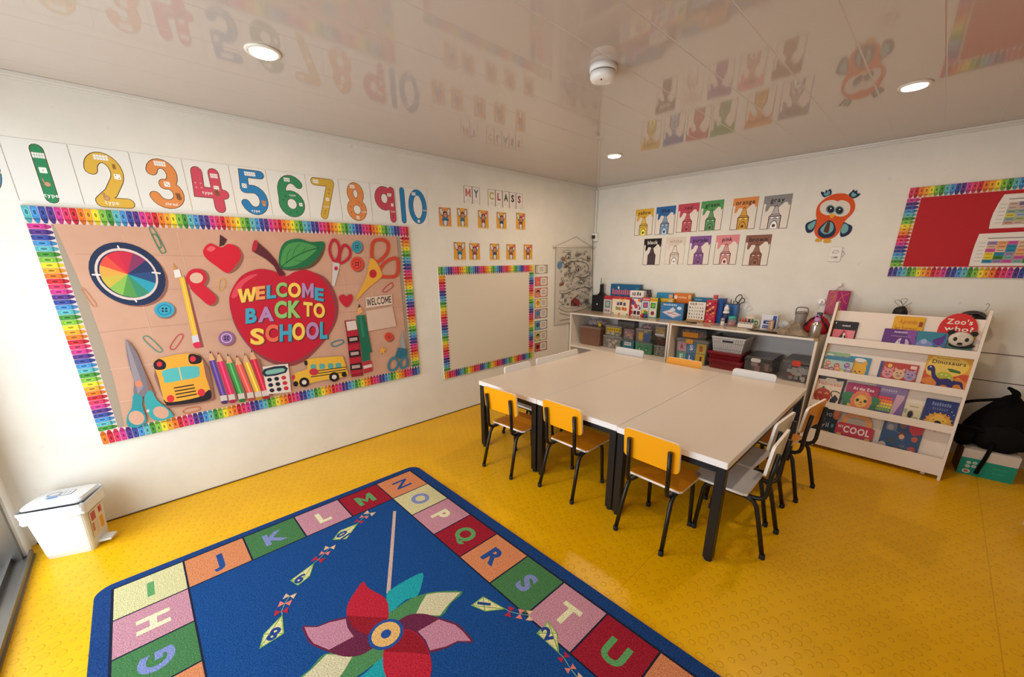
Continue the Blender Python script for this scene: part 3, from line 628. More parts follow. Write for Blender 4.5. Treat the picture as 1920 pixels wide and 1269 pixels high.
# letters on the apple
def puff(txt, p0, p1, h, cols):
    lay, wd = layout(txt, 2, .1); dx, dy = (p1[0]-p0[0])/wd, (p1[1]-p0[1])/wd; k0 = ba.k+1
    for i, (x, vs, fs) in enumerate(lay):
        for kk, (ox, oy, c) in enumerate(((2.0, 1.4, '#3f1f2b'), (1.0, .7, shade(cols[i % len(cols)], .66)), (0, 0, cols[i % len(cols)]))):
            ba.mb.add([ba.pt((p0[0]+(x+a)*dx+ox, p0[1]+(x+a)*dy-b*h+oy), k0+kk+i*.12) for a, b in vs], fs, P(c))
    ba.k = k0+3
Yl, Or, Bl, Gr, Pu, Rd = '#f0c95a', '#e89a5c', '#45a0bd', '#8fc070', '#b284b4', '#e46a52'
puff('W', (444, 568), (480, 563), 26, [Yl]); puff('EL', (478, 562), (516, 558), 25, [Or, Bl]); puff('COM', (516, 556), (586, 558), 27, [Gr, Yl, Pu]); puff('E', (588, 562), (605, 565), 24, [Bl])
puff('BA', (459, 606), (512, 601), 28, [Bl, Pu]); puff('CK', (513, 596), (562, 595), 32, [Gr, Gr]); puff('TO', (567, 592), (607, 596), 27, [Yl, Yl])
puff('S', (468, 645), (494, 645), 30, [Yl]); puff('CH', (496, 640), (545, 639), 32, [Rd, Bl]); puff('OOL', (546, 637), (612, 634), 32, [Yl, Pu, Bl])
# scissors on the right of the banner
def loop(pts, wd, c): ba.line(pts, wd, c, True, smooth=4)
loop(c4([(985, 245), (1030, 270), (1045, 350), (1020, 430), (985, 420), (955, 330)]), 5, '#b8263a'); loop(c4([(1090, 290), (1140, 330), (1135, 400), (1075, 450), (1045, 440), (1055, 350)]), 5, '#b8263a'); ba.poly(c4([(985, 445), (1050, 460), (1035, 540), (1000, 670), (978, 660)]), '#c9c4c4'); ba.ell(*c4([(1015, 503)])[0], 3.6, 4, '#c02a3c')
loop(c4([(1350, 270), (1420, 240), (1485, 270), (1480, 360), (1400, 440), (1345, 410)]), 6, '#c8452e'); loop(c4([(1400, 560), (1450, 460), (1540, 410), (1580, 440), (1570, 560), (1490, 580)]), 6, '#c8452e')
ba.poly(sm(c4([(1325, 420), (1380, 440), (1430, 540), (1420, 590), (1300, 690), (1200, 795), (1215, 740), (1290, 580)])), '#e0a63e'); ba.ell(*c4([(1352, 552)])[0], 7, 8, '#b82a34')
ba.poly(sm(c4([(1110, 760), (1080, 740), (1045, 755), (1050, 800), (1115, 858), (1165, 790), (1160, 745), (1130, 740)])), '#c02438')
# note with WELCOME, pencil, books
ba.poly(c4([(1285, 770), (1525, 740), (1530, 830), (1290, 865)]), '#dcc5b4'); ba.poly(c4([(1290, 890), (1530, 850), (1565, 1030), (1310, 1075)]), '#d3b6a4')
ba.text('WELCOME', c4([(1298, 845)])[0], c4([(1520, 815)])[0], (-1, -13), '#33262c', 1)
ba.poly(c4([(1225, 822), (1262, 900), (1200, 935)]), '#dba468'); ba.poly(c4([(1225, 822), (1240, 855), (1215, 862)]), '#2c3a34'); ba.poly(c4([(1198, 935), (1278, 925), (1345, 1268), (1250, 1268)]), '#1f6a52'); ba.poly(c4([(1225, 932), (1245, 930), (1300, 1268), (1275, 1268)]), '#2f7f62')
ba.poly(c6([(1128, 380), (1200, 360), (1225, 600), (1150, 620)]), '#1f6a52'); ba.poly(c6([(1150, 625), (1235, 605), (1250, 710), (1165, 735)]), '#b5303c'); ba.poly(c6([(1156, 660), (1240, 640), (1243, 670), (1162, 690)]), '#d9c9c4')
ba.poly(c6([(970, 215), (1080, 205), (1110, 330), (1155, 755), (1040, 770), (990, 330)]), '#8e1d30')
ba.poly(c6([(985, 225), (1080, 212), (1098, 300), (1000, 315)]), '#d9cac4')
for y in (320, 455, 585, 690): ba.poly(c6([(995+(y-320)*.09, y), (1100+(y-320)*.1, y-15), (1108+(y-320)*.1, y+38), (1003+(y-320)*.09, y+55)]), '#b3263a')
for y in (375, 515, 645): ba.poly(c6([(1000+(y-375)*.09, y), (1108+(y-375)*.1, y-15), (1116+(y-375)*.1, y+48), (1008+(y-375)*.09, y+62)]), '#2a1a20'); ba.poly(c6([(1018+(y-375)*.09, y+12), (1095+(y-375)*.1, y+2), (1100+(y-375)*.1, y+32), (1022+(y-375)*.09, y+44)]), '#b8a09a')
# star and cropped scissors at the right edge
ba.poly(c6([(1345, 460), (1355, 490), (1390, 495), (1362, 515), (1372, 545), (1345, 528), (1318, 545), (1325, 512), (1305, 492), (1335, 490)]), '#e0a84a')
ba.poly(c6([(1545, 300), (1560, 400), (1585, 530), (1540, 540), (1520, 430)]), '#9aa0a8'); loop(c6([(1450, 580), (1500, 620), (1480, 690), (1420, 700), (1410, 640)]), 4, '#3f7f96'); loop(c6([(1560, 570), (1590, 600), (1585, 660), (1535, 680), (1530, 620)]), 4, '#3f7f96'); ba.poly(c6([(1500, 480), (1585, 490), (1590, 560), (1520, 590), (1470, 570)]), '#2f6f8a')
# big scissors lower left
ba.poly(c5([(520, 200), (600, 340), (760, 700), (680, 690), (560, 450)]), DK)
ba.poly(sm(c5([(480, 185), (520, 215), (600, 330), (700, 630), (640, 720), (560, 690), (560, 560), (510, 400)]), n=3), '#7b7078'); ba.poly(c5([(480, 185), (500, 200), (650, 620), (600, 690), (540, 480)]), '#948890'); ba.ell(*c5([(605, 595)])[0], 6.5, 6, '#e0805a')
ba.poly(sm(c5([(560, 690), (640, 720), (640, 800), (680, 930), (640, 985), (560, 1010), (495, 980), (500, 890), (540, 820)]), n=3), '#2f8f98'); ba.poly(sm(c5([(660, 720), (720, 655), (780, 750), (880, 830), (930, 900), (830, 940), (740, 930), (690, 860)]), n=3), '#3a9fa4')
ba.ell(*c5([(585, 915)])[0], 15, 13, '#cf9f88', .3); ba.ell(*c5([(815, 865)])[0], 15, 11, '#cf9f88', .3); ba.ell(*c5([(692, 850)])[0], 3, 3, '#c9c2bc')
# bus seen from the front
ba.poly(sm(c5([(760, 420), (1190, 340), (1310, 690), (1270, 760), (900, 820), (850, 760)]), n=3), DK)
ba.poly(sm(c5([(745, 390), (850, 345), (1060, 310), (1190, 340), (1235, 520), (1280, 690), (1180, 750), (880, 800), (830, 700), (790, 540)]), n=3), '#e6a53a')
for q in ([(745, 400), (800, 360), (860, 400), (850, 455), (765, 460)], [(1075, 325), (1130, 315), (1195, 345), (1185, 400), (1090, 405)], [(840, 740), (900, 770), (1170, 720), (1270, 650), (1290, 720), (1220, 760), (910, 800), (860, 785)]): ba.poly(sm(c5(q), n=3), '#241f26')
for q, r_ in (((800, 410), 5), ((1115, 362), 5.5), ((905, 735), 7), ((1195, 678), 7)): ba.ell(*c5([q])[0], r_, r_, '#d8323e')
ba.poly(sm(c5([(830, 475), (980, 440), (1150, 430), (1175, 470), (1165, 530), (1010, 560), (860, 585), (840, 540)]), n=3), '#57b3b4'); ba.line(c5([(985, 445), (1010, 560)]), 2, '#e8c06a')
for i in range(4): ba.line(c5([(940+i*8, 635+i*30), (1120+i*10, 605+i*29)]), 2.2, '#2b2024')
# six coloured pencils
for i, (x, c, top) in enumerate(((1270, '#5a3f86', 280), (1345, '#cf2f5c', 290), (1435, '#3f8f4a', 305), (1520, '#df5a50', 320), (1595, '#e0a83c', 300), (1660, '#c22c40', 270))):
    dx = 105; yb = 700-i*9; ba.poly(c5([(x+30, top+100), (x+75, top+90), (x+75+dx+20, yb+60), (x+30+dx, yb+60)]), DK)
    ba.poly(c5([(x-5, top+100), (x+55, top+90), (x+55+dx, yb), (x-5+dx, yb+10)]), c); ba.poly(c5([(x+18, top+97), (x+34, top+94), (x+34+dx, yb+4), (x+18+dx, yb+6)]), shade(c, 1.2)); ba.poly(c5([(x-5, top+100), (x+5, top), (x+55, top+90)]), '#dba67c'); ba.poly(c5([(x+1, top+30), (x+5, top), (x+20, top+28)]), shade(c, .6))
    ba.poly(c5([(x-5+dx, yb+10), (x+55+dx, yb), (x+66+dx, yb+52), (x+6+dx, yb+62)]), '#cfc4bc'); ba.poly(sm(c5([(x+6+dx, yb+62), (x+66+dx, yb+52), (x+62+dx, yb+80), (x+20+dx, yb+86)]), n=2), shade(c, .8))
# calculator and side-on bus
ba.poly(sm(c6([(165, 690), (185, 665), (390, 640), (415, 665), (440, 890), (420, 915), (230, 935), (205, 915)]), n=3), '#e0d2c8'); ba.poly(sm(c6([(175, 690), (380, 655), (392, 725), (188, 765)]), n=2), '#263040'); ba.poly(sm(c6([(200, 705), (362, 680), (370, 715), (208, 745)]), n=2), '#7fb4a8')
for j in range(3):
    for i in range(3): ba.ell(*c6([(230+i*70+j*12, 795-i*10+j*52)])[0], 4.6, 3.7, '#252a3a' if (i, j) not in ((2, 0), (2, 1), (2, 2)) else '#c8303e')
ba.poly(sm(c6([(470, 790), (480, 730), (600, 690), (590, 620), (620, 590), (920, 565), (960, 590), (990, 690), (990, 760), (760, 800), (540, 850), (480, 850)]), n=3), '#e3b23e')
for x in (665, 750, 835, 910): ba.rr(*c6([(x-30, 630+(900-x)*.05)])[0], *c6([(x+27, 682+(900-x)*.05)])[0], 3, '#5aa7a6')
for j in range(3): ba.line(c6([(640, 715+j*26), (985, 670+j*24)]), 1.6, '#2c2226')
ba.poly(sm(c6([(570, 615), (600, 605), (605, 650), (580, 650)]), n=2), '#27242a'); ba.ell(*c6([(667, 718)])[0], 8.5, 6.5, '#c23446')
for x, y in ((572, 820), (868, 768)): ba.ell(*c6([(x, y)])[0], 9.5, 9, '#221d22'); ba.ell(*c6([(x, y)])[0], 4.5, 4.2, '#d9cfca')
ba.ell(*c6([(466, 770)])[0], 3, 4.5, '#c8303e'); ba.ell(*c6([(488, 835)])[0], 5, 5, '#241f22'); ba.ell(*c6([(966, 745)])[0], 5, 4.5, '#241f22')
ba.build('print', bt)
# ------------------------------------------------------------------ number posters 0-10 on the left wall
def arcp(cx, cy, rx, ry, a0, a1, n=14): return [(cx+rx*math.cos(math.radians(a0+(a1-a0)*i/n)), cy+ry*math.sin(math.radians(a0+(a1-a0)*i/n))) for i in range(n+1)]
NUM = {  # stroke paths in a unit box (x right, y up), stroke width ~.26
 '0': [arcp(.5, .5, .36, .38, 90, 450, 28)], '1': [[(.5, .9), (.5, .1)]],
 '2': [arcp(.47, .66, .3, .24, 175, -35, 14)+[(.5, .3), (.22, .14)], [(.22, .12), (.86, .12)]],
 '3': [arcp(.46, .69, .27, .2, 165, -90, 14), arcp(.46, .31, .34, .2, 90, -165, 14)],
 '4': [[(.2, .88), (.16, .44), (.84, .42)], [(.66, .88), (.66, .1)]],
 '5': [[(.82, .88), (.26, .88), (.22, .56)], [(.22, .56)]+arcp(.48, .34, .33, .23, 100, -160, 14)],
 '6': [arcp(.56, .6, .36, .3, 40, 180, 10)+[(.2, .36)], arcp(.5, .32, .32, .22, 180, 540, 20)],
 '7': [[(.18, .88), (.82, .88)], [(.82, .88), (.4, .1)]],
 '8': [arcp(.5, .7, .24, .19, 90, 450, 20), arcp(.5, .3, .31, .2, 90, 450, 20)],
 '9': [arcp(.42, .66, .27, .23, 0, 360, 20), [(.74, .9), (.74, .1)]],
 '10': [[(.15, .9), (.15, .1)], arcp(.66, .5, .24, .39, 90, 450, 26)]}
NC = {'0': '#2f8fc9', '1': '#2f8558', '2': '#d9ae45', '3': '#dd8b4e', '4': '#cc4a60', '5': '#2a7db8', '6': '#35875a', '7': '#cfa742', '8': '#dd8b4e', '9': '#c2495c', '10': '#2a7db8'}
NW = {'0': 'blue zero', '1': 'green one', '2': 'yellow two', '3': 'orange three', '4': 'red four', '5': 'blue five', '6': 'green six', '7': 'yellow seven', '8': 'orange eight', '9': 'red nine', '10': 'blue ten'}
BND = [(-30, 0), (18, 320), (143, 330), (254, 338), (350, 345), (437, 357), (505, 364), (577, 369), (638, 374), (696, 381), (743, 386), (801.3, 390)]
BBX = {'1': ((66, 325), (99, 325), (66, 269), (100, 382)), '2': ((155.5, 313), (253.7, 381), (190, 285), (210, 390)), '3': ((266, 313), (347, 370), (289, 296), (318, 392)),
       '4': ((352.5, 317), (432, 373), (362, 310.6), (417.6, 400)), '5': ((441, 324), (506, 390), (466, 317.5), (481.6, 403.5)), '6': ((517.6, 353), (573.6, 390), (539, 327.4), (556.6, 408)),
       '7': ((581, 337), (626.5, 344), (598.5, 333), (603, 411)), '8': ((646, 355), (688, 395), (662.5, 341.3), (673.5, 414.6)), '9': ((701.5, 368), (744, 414.6), (726.5, 349), (738.6, 418)), '10': ((748, 357), (799.7, 383.7), (764, 352), (786, 421))}
ys = [LWp(*b).y for b in BND[1:]]
edges = [ys[0]-.24]+ys
HAND = '#c99474'
for i, nkey in enumerate(['0', '1', '2', '3', '4', '5', '6', '7', '8', '9', '10']):
    u0, u1 = edges[i], edges[i+1]; v0, v1 = 1.803, 2.083; org = Vector((0, (u0+u1)/2, v0))
    t = thing('number_poster', 'white paper poster of the big %s high on the left wall' % NW[nkey], 'number poster', tuple(org), group='number posters in a row')
    a = Art(LM, NX, org, .002); a.poly([(u0+.002, v0), (u1-.002, v0), (u1-.002, v1), (u0+.002, v1)], '#e6e4df'); a.build('sheet', t)
    if nkey == '0': b = (-4.952, -4.828, 1.825, 2.06)
    else:
        q = [LWp(*p_) for p_ in BBX[nkey]]; b = (q[0].y, q[1].y, q[3].z, q[2].z)
    a = Art(LM, NX, org, .0022, 2e-5); bw, bh = b[1]-b[0], b[3]-b[2]
    sw = bw*.86 if nkey == '1' else (.048 if nkey == '10' else min(.062, bw*.33))
    def mp(p, m): return (b[0]+m+p[0]*(bw-2*m), b[2]+m+p[1]*(bh-2*m))
    paths = NUM[nkey]; xs = [x for s_ in paths for x, y in s_]; yy = [y for s_ in paths for x, y in s_]
    nx_ = lambda x: (x-min(xs))/max(1e-6, max(xs)-min(xs)) if max(xs) > min(xs) else .5
    ny_ = lambda y: (y-min(yy))/(max(yy)-min(yy))
    pp = [[mp((nx_(x), ny_(y)), sw/2) for x, y in s_] for s_ in paths]
    for s_ in pp: a.line(s_, sw+.004, '#f2efe9')
    for s_ in pp: a.line(s_, sw-.002, '#5a4632')
    for s_ in pp: a.line(s_, sw-.009, NC[nkey])
    # ten-frame, dice, hand and word printed inside the numeral
    def at_(s_, f): j = min(int(f*(len(s_)-1)), len(s_)-2); g = f*(len(s_)-1)-j; return (s_[j][0]+(s_[j+1][0]-s_[j][0])*g, s_[j][1]+(s_[j+1][1]-s_[j][1])*g)
    def frame(p_, w_):
        a.rect(p_[0]-w_/2, p_[1]-.012, p_[0]+w_/2, p_[1]+.012, '#efece8')
        for r_ in range(1, 5): x = p_[0]-w_/2+w_*r_/5; a.rect(x-.0006, p_[1]-.012, x+.0006, p_[1]+.012, shade(NC[nkey], .8))
        a.rect(p_[0]-w_/2, p_[1]-.0006, p_[0]+w_/2, p_[1]+.0006, shade(NC[nkey], .8))
    def dice(p_, n_):
        a.rr(p_[0]-.013, p_[1]-.013, p_[0]+.013, p_[1]+.013, .003, '#f3efe9')
        for dx, dy in {1: [(0, 0)], 2: [(-1, 1), (1, -1)], 3: [(-1, 1), (0, 0), (1, -1)], 4: [(-1, 1), (1, -1), (1, 1), (-1, -1)], 5: [(-1, 1), (1, -1), (1, 1), (-1, -1), (0, 0)]}[n_]: a.ell(p_[0]+dx*.006, p_[1]+dy*.006, .0025, .0025, '#2a2622', n=8)
    def hand(p_, n_):
        c_ = HAND if n_ in (1, 2, 5) else '#8a5a3a'; a.ell(p_[0], p_[1]-.006, .012, .012, '#4c3324', n=12); a.ell(p_[0], p_[1]-.006, .0108, .0108, c_, n=12)
        for f_ in range(min(n_, 5)): x = p_[0]-.009+f_*.0045; a.line([(x, p_[1]), (x*.5+p_[0]*.5+(x-p_[0])*.8, p_[1]+.018)], .0048, '#4c3324'); a.line([(x, p_[1]), (x*.5+p_[0]*.5+(x-p_[0])*.8, p_[1]+.018)], .0036, c_)
    word = 'three' if nkey == '3' else 'type'
    v_ = {'1': (0, .1, .42, .68, .95), '2': (0, .25, .66, .85, 1), '3': (0, .22, .97, .5, .75)}.get(nkey)
    if nkey == '1': frame(at_(pp[0], .12), .042); dice(at_(pp[0], .42), 1); hand(at_(pp[0], .68), 1); a.ctext(word, *at_(pp[0], .94), .018, '#efe9e2', 1, .05)
    elif nkey == '2': frame(at_(pp[0], .36), .055); dice(at_(pp[0], .8), 2); hand(at_(pp[0], .97), 2); a.ctext(word, *at_(pp[1], .35), .02, '#efe9e2', 1, .055); a.rect(*[q+d_ for q, d_ in zip(at_(pp[0], .62)*2, (-.006, -.012, .006, .012))], '#8a6a34')
    elif nkey == '3': frame(at_(pp[0], .3), .05); dice(at_(pp[1], .05), 3); hand(at_(pp[1], .4), 4); a.ctext(word, *at_(pp[1], .66), .017, '#efe9e2', 1, .06)
    elif nkey == '4': frame(at_(pp[1], .07), .036); dice(at_(pp[1], .42), 4); hand(at_(pp[1], .56), 4); a.ctext(word, *at_(pp[0], .66), .018, '#efe9e2', 1, .05); [a.ell(at_(pp[0], .3)[0]+dx*.013, at_(pp[0], .34)[1]+dy*.012, .005, .005, '#e08a98', n=8) for dx in (-1, 1) for dy in (-1, 1)]
    elif nkey == '5': frame(at_(pp[0], .3), .06); dice(at_(pp[0], .9), 5); hand(at_(pp[1], .48), 5); a.ctext(word, *at_(pp[1], .76), .017, '#efe9e2', 1, .05)
    else:
        frame(at_(pp[-1] if nkey in '10' else pp[0], .08 if nkey != '6' else .45), .036); q = at_(pp[-1], .5); a.rr(q[0]-.011, q[1]-.011, q[0]+.011, q[1]+.011, .002, '#efeae4'); a.ell(q[0], q[1], .003, .003, '#2a2622', n=8)
        q = at_(pp[-1], .72); a.ctext('type', q[0], q[1], .014, '#e6dfd6', 1, .04)
        for f_ in (.2, .32, .86, .94): q = at_(pp[-1], f_); a.ell(q[0], q[1], .0055, .0055, shade(NC[nkey], .75), n=8)
    a.build('numeral', t)
# ------------------------------------------------------------------ MY CLASS pennants
PEN = [('M', 869, 348, 884.5, 352, '#c05a5e', 'salmon letter M'), ('Y', 885, 352, 899, 354.5, '#2a6a86', 'teal letter Y'), ('C', 914.5, 355.5, 928, 357.5, '#b9a850', 'mustard letter C'), ('L', 928.5, 357.5, 941.5, 360, '#a83a50', 'crimson letter L'),
       ('A', 942, 359.5, 954.5, 361.5, '#2f5238', 'dark green letter A'), ('S', 954.8, 361.5, 967, 363, '#3a2f4a', 'dark violet letter S, second pennant from the right'), ('S', 967.3, 363, 979, 364, '#8a3a4c', 'maroon letter S, rightmost pennant')]
for ch, x0, y0, x1, y1, c, nm in PEN:
    A_, B_ = LWp(x0, y0), LWp(x1, y1); u0, u1, v1 = A_.y, B_.y, 2.165; v0 = v1-.15; org = Vector((0, (u0+u1)/2, v0))
    a = Art(LM, NX, org, .002); w_ = u1-u0; o = [(u0, v1), (u1, v1), (u1, v0), ((u0+u1)/2, v0+.035), (u0, v0)]
    a.poly(o, '#6a5550', 1); cx, cy = (u0+u1)/2, (v0+v1)/2+.01; a.poly([(cx+(x-cx)*.93, cy+(y-cy)*.965) for x, y in o], '#e8e0dc', 2)
    a.ctext(ch, cx, cy+.008, .068, c, 2, w_*.62, k=3)
    tag(a.build('letter_pennant'), 'white swallowtail pennant with the '+nm, 'pennant', 'MY CLASS pennants')
# ------------------------------------------------------------------ cards of children with raised arms
KID = [(822, 388, 844.5, 424, 'big blue bow, leftmost of upper row', '#3a2218', 0, 1), (856, 389.5, 876, 425, 'brown hair, teal vest', '#3a2820', 0, 2), (895.5, 393.5, 915, 427.5, 'pink bow, middle of upper row', '#2a1c1a', 1, 0), (930.5, 397, 949, 428.5, 'navy vest, fourth of upper row', '#3c241c', 0, 3), (967.5, 398.5, 984.5, 430, 'pink bow, rightmost of upper row', '#5a3424', 1, 0),
       (850, 453.5, 872, 487.5, 'teal vest, leftmost of lower row', '#8a3a2a', 0, 2), (879, 455.5, 899, 487.5, 'pink bow, second of lower row', '#2c1f1a', 1, 0), (918, 456.5, 936, 487.5, 'blue vest, middle of lower row', '#6a4030', 0, 3), (949, 457.5, 966.5, 487, 'pink bow, fourth of lower row', '#30211c', 1, 0), (981.5, 458, 998, 487, 'pink bow, rightmost of lower row', '#7a3a34', 1, 0)]
for x0, y0, x1, y1, nm, hair, bow, vest in KID:
    A_, B_ = LWp(x0, y0), LWp(x1, y0); C_ = LWp(x0+1, y1); u0, u1, v1, v0 = A_.y, B_.y, A_.z, C_.z; org = Vector((0, (u0+u1)/2, v0)); w_, h_ = u1-u0, v1-v0
    a = Art(lambda x, y: Vector((0, u0+x*w_, v0+y*h_)), NX, org, .002)
    a.rect(0, 0, 1, 1, '#e0a032' if vest != 1 else '#dd8f4a', 1); a.rect(0, 0, 1, .06, '#e8b85a', 2)
    for s in (0, 1):
        fx = (lambda x: x) if s == 0 else (lambda x: 1-x)
        a.poly(sm([(fx(.06), .94), (fx(.22), .97), (fx(.34), .84), (fx(.36), .66), (fx(.46), .56), (fx(.36), .46), (fx(.2), .58), (fx(.08), .72)], n=3), '#6f6a70', 3); a.poly(sm([(fx(.1), .9), (fx(.22), .93), (fx(.3), .82), (fx(.33), .66), (fx(.22), .62), (fx(.12), .74)], n=3), '#d8d3d6', 4)
        a.poly(sm([(fx(.5), .3), (fx(.34), .28), (fx(.27), .14), (fx(.3), .06), (fx(.44), .06), (fx(.5), .2)], n=3), '#8a858a', 4)
    vc = [None, '#2a6a92', '#2f6f86', '#2c4a78'][vest] if vest else '#7a4a4a'
    a.poly(sm([(.34, .48), (.66, .48), (.7, .34), (.62, .24), (.38, .24), (.3, .34)], n=3), vc, 5)
    if vest == 1: a.rect(.24, .3, .78, .44, '#2a6a92', 6)
    a.poly(sm([(.4, .3), (.6, .3), (.58, .1), (.5, .06), (.42, .1)], n=3), '#e2dcda', 7)
    a.ell(.52, .66, .2, .15, hair, k=8); a.ell(.52, .62, .15, .115, '#c98a68', k=9); a.ell(.46, .63, .018, .012, '#2a1a16', k=10, n=8); a.ell(.58, .63, .018, .012, '#2a1a16', k=10, n=8); a.line([(.46, .57), (.52, .555), (.58, .57)], .012, '#9a4034', k=10)
    if bow: a.poly([(.6, .78), (.86, .95), (.88, .78)], '#d8344e', 11); a.poly([(.6, .78), (.46, .9), (.5, .74)], '#d8344e', 11); a.ell(.62, .79, .05, .035, '#b82840', k=12)
    tag(a.build('pupil_card'), 'orange card of a child with raised arms, '+nm, 'picture card', 'children cards above the whiteboard')
# ------------------------------------------------------------------ behaviour cards beside the whiteboard
BEH = [('#8a8a78', 'grey framed rule card, top of the column beside the whiteboard'), ('#a83a44', 'red card with a heart picture, second in the column beside the whiteboard'), ('#b8544e', 'red and yellow card of a dark haired child, third in the column'), ('#b39a4a', 'mustard card with an orange picture, fourth in the column'), ('#6a5068', 'plum card with a blue picture, fifth in the column'), ('#3f6f88', 'blue card with red writing lines, sixth in the column'), ('#8f8e50', 'olive card of a dark haired child, seventh in the column'), ('#8a3434', 'dark red card, bottom of the column beside the whiteboard')]
for i, (c, lb) in enumerate(BEH):
    x0 = 1002.4-.06*i; x1 = 1027.2-.2*i; ya = 495.3+[0, 22.9, 43.6, 64, 84, 105.7, 126.5, 147][i]; hh = [17.4, 17.8, 18.5, 18, 18, 18, 18.5, 17.5][i]
    A_, B_ = LWp(x0, ya+1), LWp(x1, ya-.3-.35*i); C_ = LWp(x0, ya+1+hh); u0, u1, v1, v0 = A_.y, B_.y, A_.z, C_.z; org = Vector((0, (u0+u1)/2, v0)); w_, h_ = u1-u0, v1-v0
    a = Art(lambda x, y: Vector((0, u0+x*w_, v0+y*h_)), NX, org, .002)
    a.rect(0, 0, 1, 1, '#d6cdbc', 1); a.rect(.025, .035, .975, .965, c, 2)
    if i == 0: a.rr(.1, .12, .9, .88, .06, '#c7c2b0', 3); a.rr(.26, .08, .76, .92, .1, '#e2dccf', 4)
    else:
        a.rect(.07, .1, .4, .9, shade(c, 1.25), 3)
        pc = ['', '#d8604e', '#2a1a18', '#c8702e', '#4a7fa8', '#3f5a4a', '#2a241c', '#5a1c1c'][i]; a.ell(.25, .55, .13, .25, pc, k=4); 
        if i in (1, 2, 3, 6): a.ell(.25, .42, .1, .2, '#c89070', k=5)
        a.rr(.43, .1, .93, .9, .1, '#e0d6cc', 4)
    for j in range(3): y = .68-j*.17; xa, xb = (.36, .66) if i == 0 else (.53+.02*(j % 2), .83); a.rect(xa, y-.025, xb, y+.025, '#a83444' if i == 5 else '#6a605c', 6)
    tag(a.build('rule_card'), lb, 'rule card', 'rule cards beside the whiteboard')
# ------------------------------------------------------------------ hanging wall map
t = thing('wall_map', 'hanging cloth play map of winding roads and a red barn beside the corner shelf', 'wall hanging', (0, -.42, .73))
mo = Vector((0, -.42, .73)); MU0, MU1 = -.775, -.075
mb = MB(); nu, nv = 12, 14; vs = []
for j in range(nv+1):
    for i in range(nu+1):
        u, v = i/nu, j/nv; vs.append((.014+.006*math.sin(v*5+u*2)*(1-v), MU0+u*(MU1-MU0)-mo.y, v*.925+.03*u*(1-v)*0))
mb.add(vs, [(j*(nu+1)+i, j*(nu+1)+i+1, (j+1)*(nu+1)+i+1, (j+1)*(nu+1)+i) for j in range(nv) for i in range(nu)], paint('#cdc6bb', .8), True); mb.build('cloth', t)
mb = MB(); mb.tube([(.016, MU0-.03-mo.y, .925), (.016, MU1+.03-mo.y, .925)], .009, paint('#d6cdbd', .5), 10); rd = mb.build('rod', t)
mb = MB(); mb.tube([(.016, MU0-.02-mo.y, .93), (.01, (MU0+MU1)/2+.03-mo.y, 1.045), (.016, MU1+.02-mo.y, .93)], .0025, paint('#b7aa96', .7), 6); mb.build('cord', t)
mb = MB(); [mb.lathe([(.0, -.014), (.015, -.01), (.015, .01), (0, .014)], paint('#c9c0b4', .5), c=(.016, y-mo.y, .925), n=12) for y in (MU0-.035, MU1+.035)]; mb.build('rod_end', t)
ma = Art(lambda x, y: LWp(1030+x/5.768, 420+y/5.768), NX, mo, .0235, 1e-5); ik = '#3a3532'
def mroad(pts, w_=26):
    ma.line(pts, w_+5, ik, smooth=5, caps=False); ma.line(pts, w_, '#c6bfb3', smooth=5, caps=False)
    q = sm(pts, False, 5)
    for i in range(0, len(q)-1, 3): ma.line([q[i], ((q[i][0]+q[i+1][0])/2, (q[i][1]+q[i+1][1])/2)], 5, ik, caps=False)
mroad([(140, 420), (200, 395), (300, 385), (390, 410), (425, 470), (410, 530), (350, 560), (270, 545)]); mroad([(100, 730), (160, 735), (230, 700), (310, 675), (390, 665), (440, 700)]); mroad([(95, 890), (160, 925), (250, 925), (340, 905), (430, 870)], 34)
ma.line([(95, 960), (200, 985), (300, 975), (420, 930)], 4, ik, smooth=5); ma.line([(95, 1040), (220, 1020), (320, 985)], 4, ik, smooth=5)
rnd = random.Random(3)
def house(x, y, s, c): ma.poly([(x-s, y), (x+s, y), (x+s, y-s*1.2), (x, y-s*2), (x-s, y-s*1.2)], ik); ma.poly([(x-s*.85, y-3), (x+s*.85, y-3), (x+s*.85, y-s*1.15), (x, y-s*1.8), (x-s*.85, y-s*1.15)], c); ma.rect(x-s*.25, y-3, x+s*.25, y-s*.7, ik)
house(265, 885, 46, '#a33a3e'); ma.line([(225, 830), (300, 760), (325, 790)], 6, '#7a2a2e')
for x, y, s, c in ((190, 370, 26, '#c6bfb3'), (140, 390, 16, '#b86a5a'), (285, 350, 18, '#8a8278'), (420, 400, 18, '#c6bfb3'), (120, 660, 18, '#b86a5a'), (135, 870, 18, '#c6bfb3'), (185, 875, 14, '#8fa08a'), (390, 845, 20, '#8a8278'), (300, 500, 24, '#c6bfb3'), (210, 470, 18, '#c6bfb3'), (330, 640, 20, '#c6bfb3'), (160, 470, 14, '#b9b2a4')): house(x, y, s, c)
for i in range(150):
    x, y = rnd.uniform(95, 440), rnd.uniform(300, 880); s = rnd.uniform(6, 15); m_ = rnd.random()
    if m_ < .5: ma.line([(x+s*math.cos(q), y+s*math.sin(q)) for q in (2*PI*j/8 for j in range(8))], 3.2, ik, True); ma.line([(x, y+s), (x, y+s*2)], 3, ik, caps=False)
    else: ma.line([(x-s, y), (x, y-s*1.4), (x+s, y), (x+s*1.8, y-s*.8)], 2.6, ik, caps=False)
ma.ell(98, 442, 24, 40, '#5a86b0'); ma.line([(130, 300), (170, 280), (215, 290), (210, 310), (140, 305)], 2.4, ik, True, smooth=3); ma.line([(300, 320), (318, 330), (338, 312)], 3, ik)
ma.build('map_print', t)
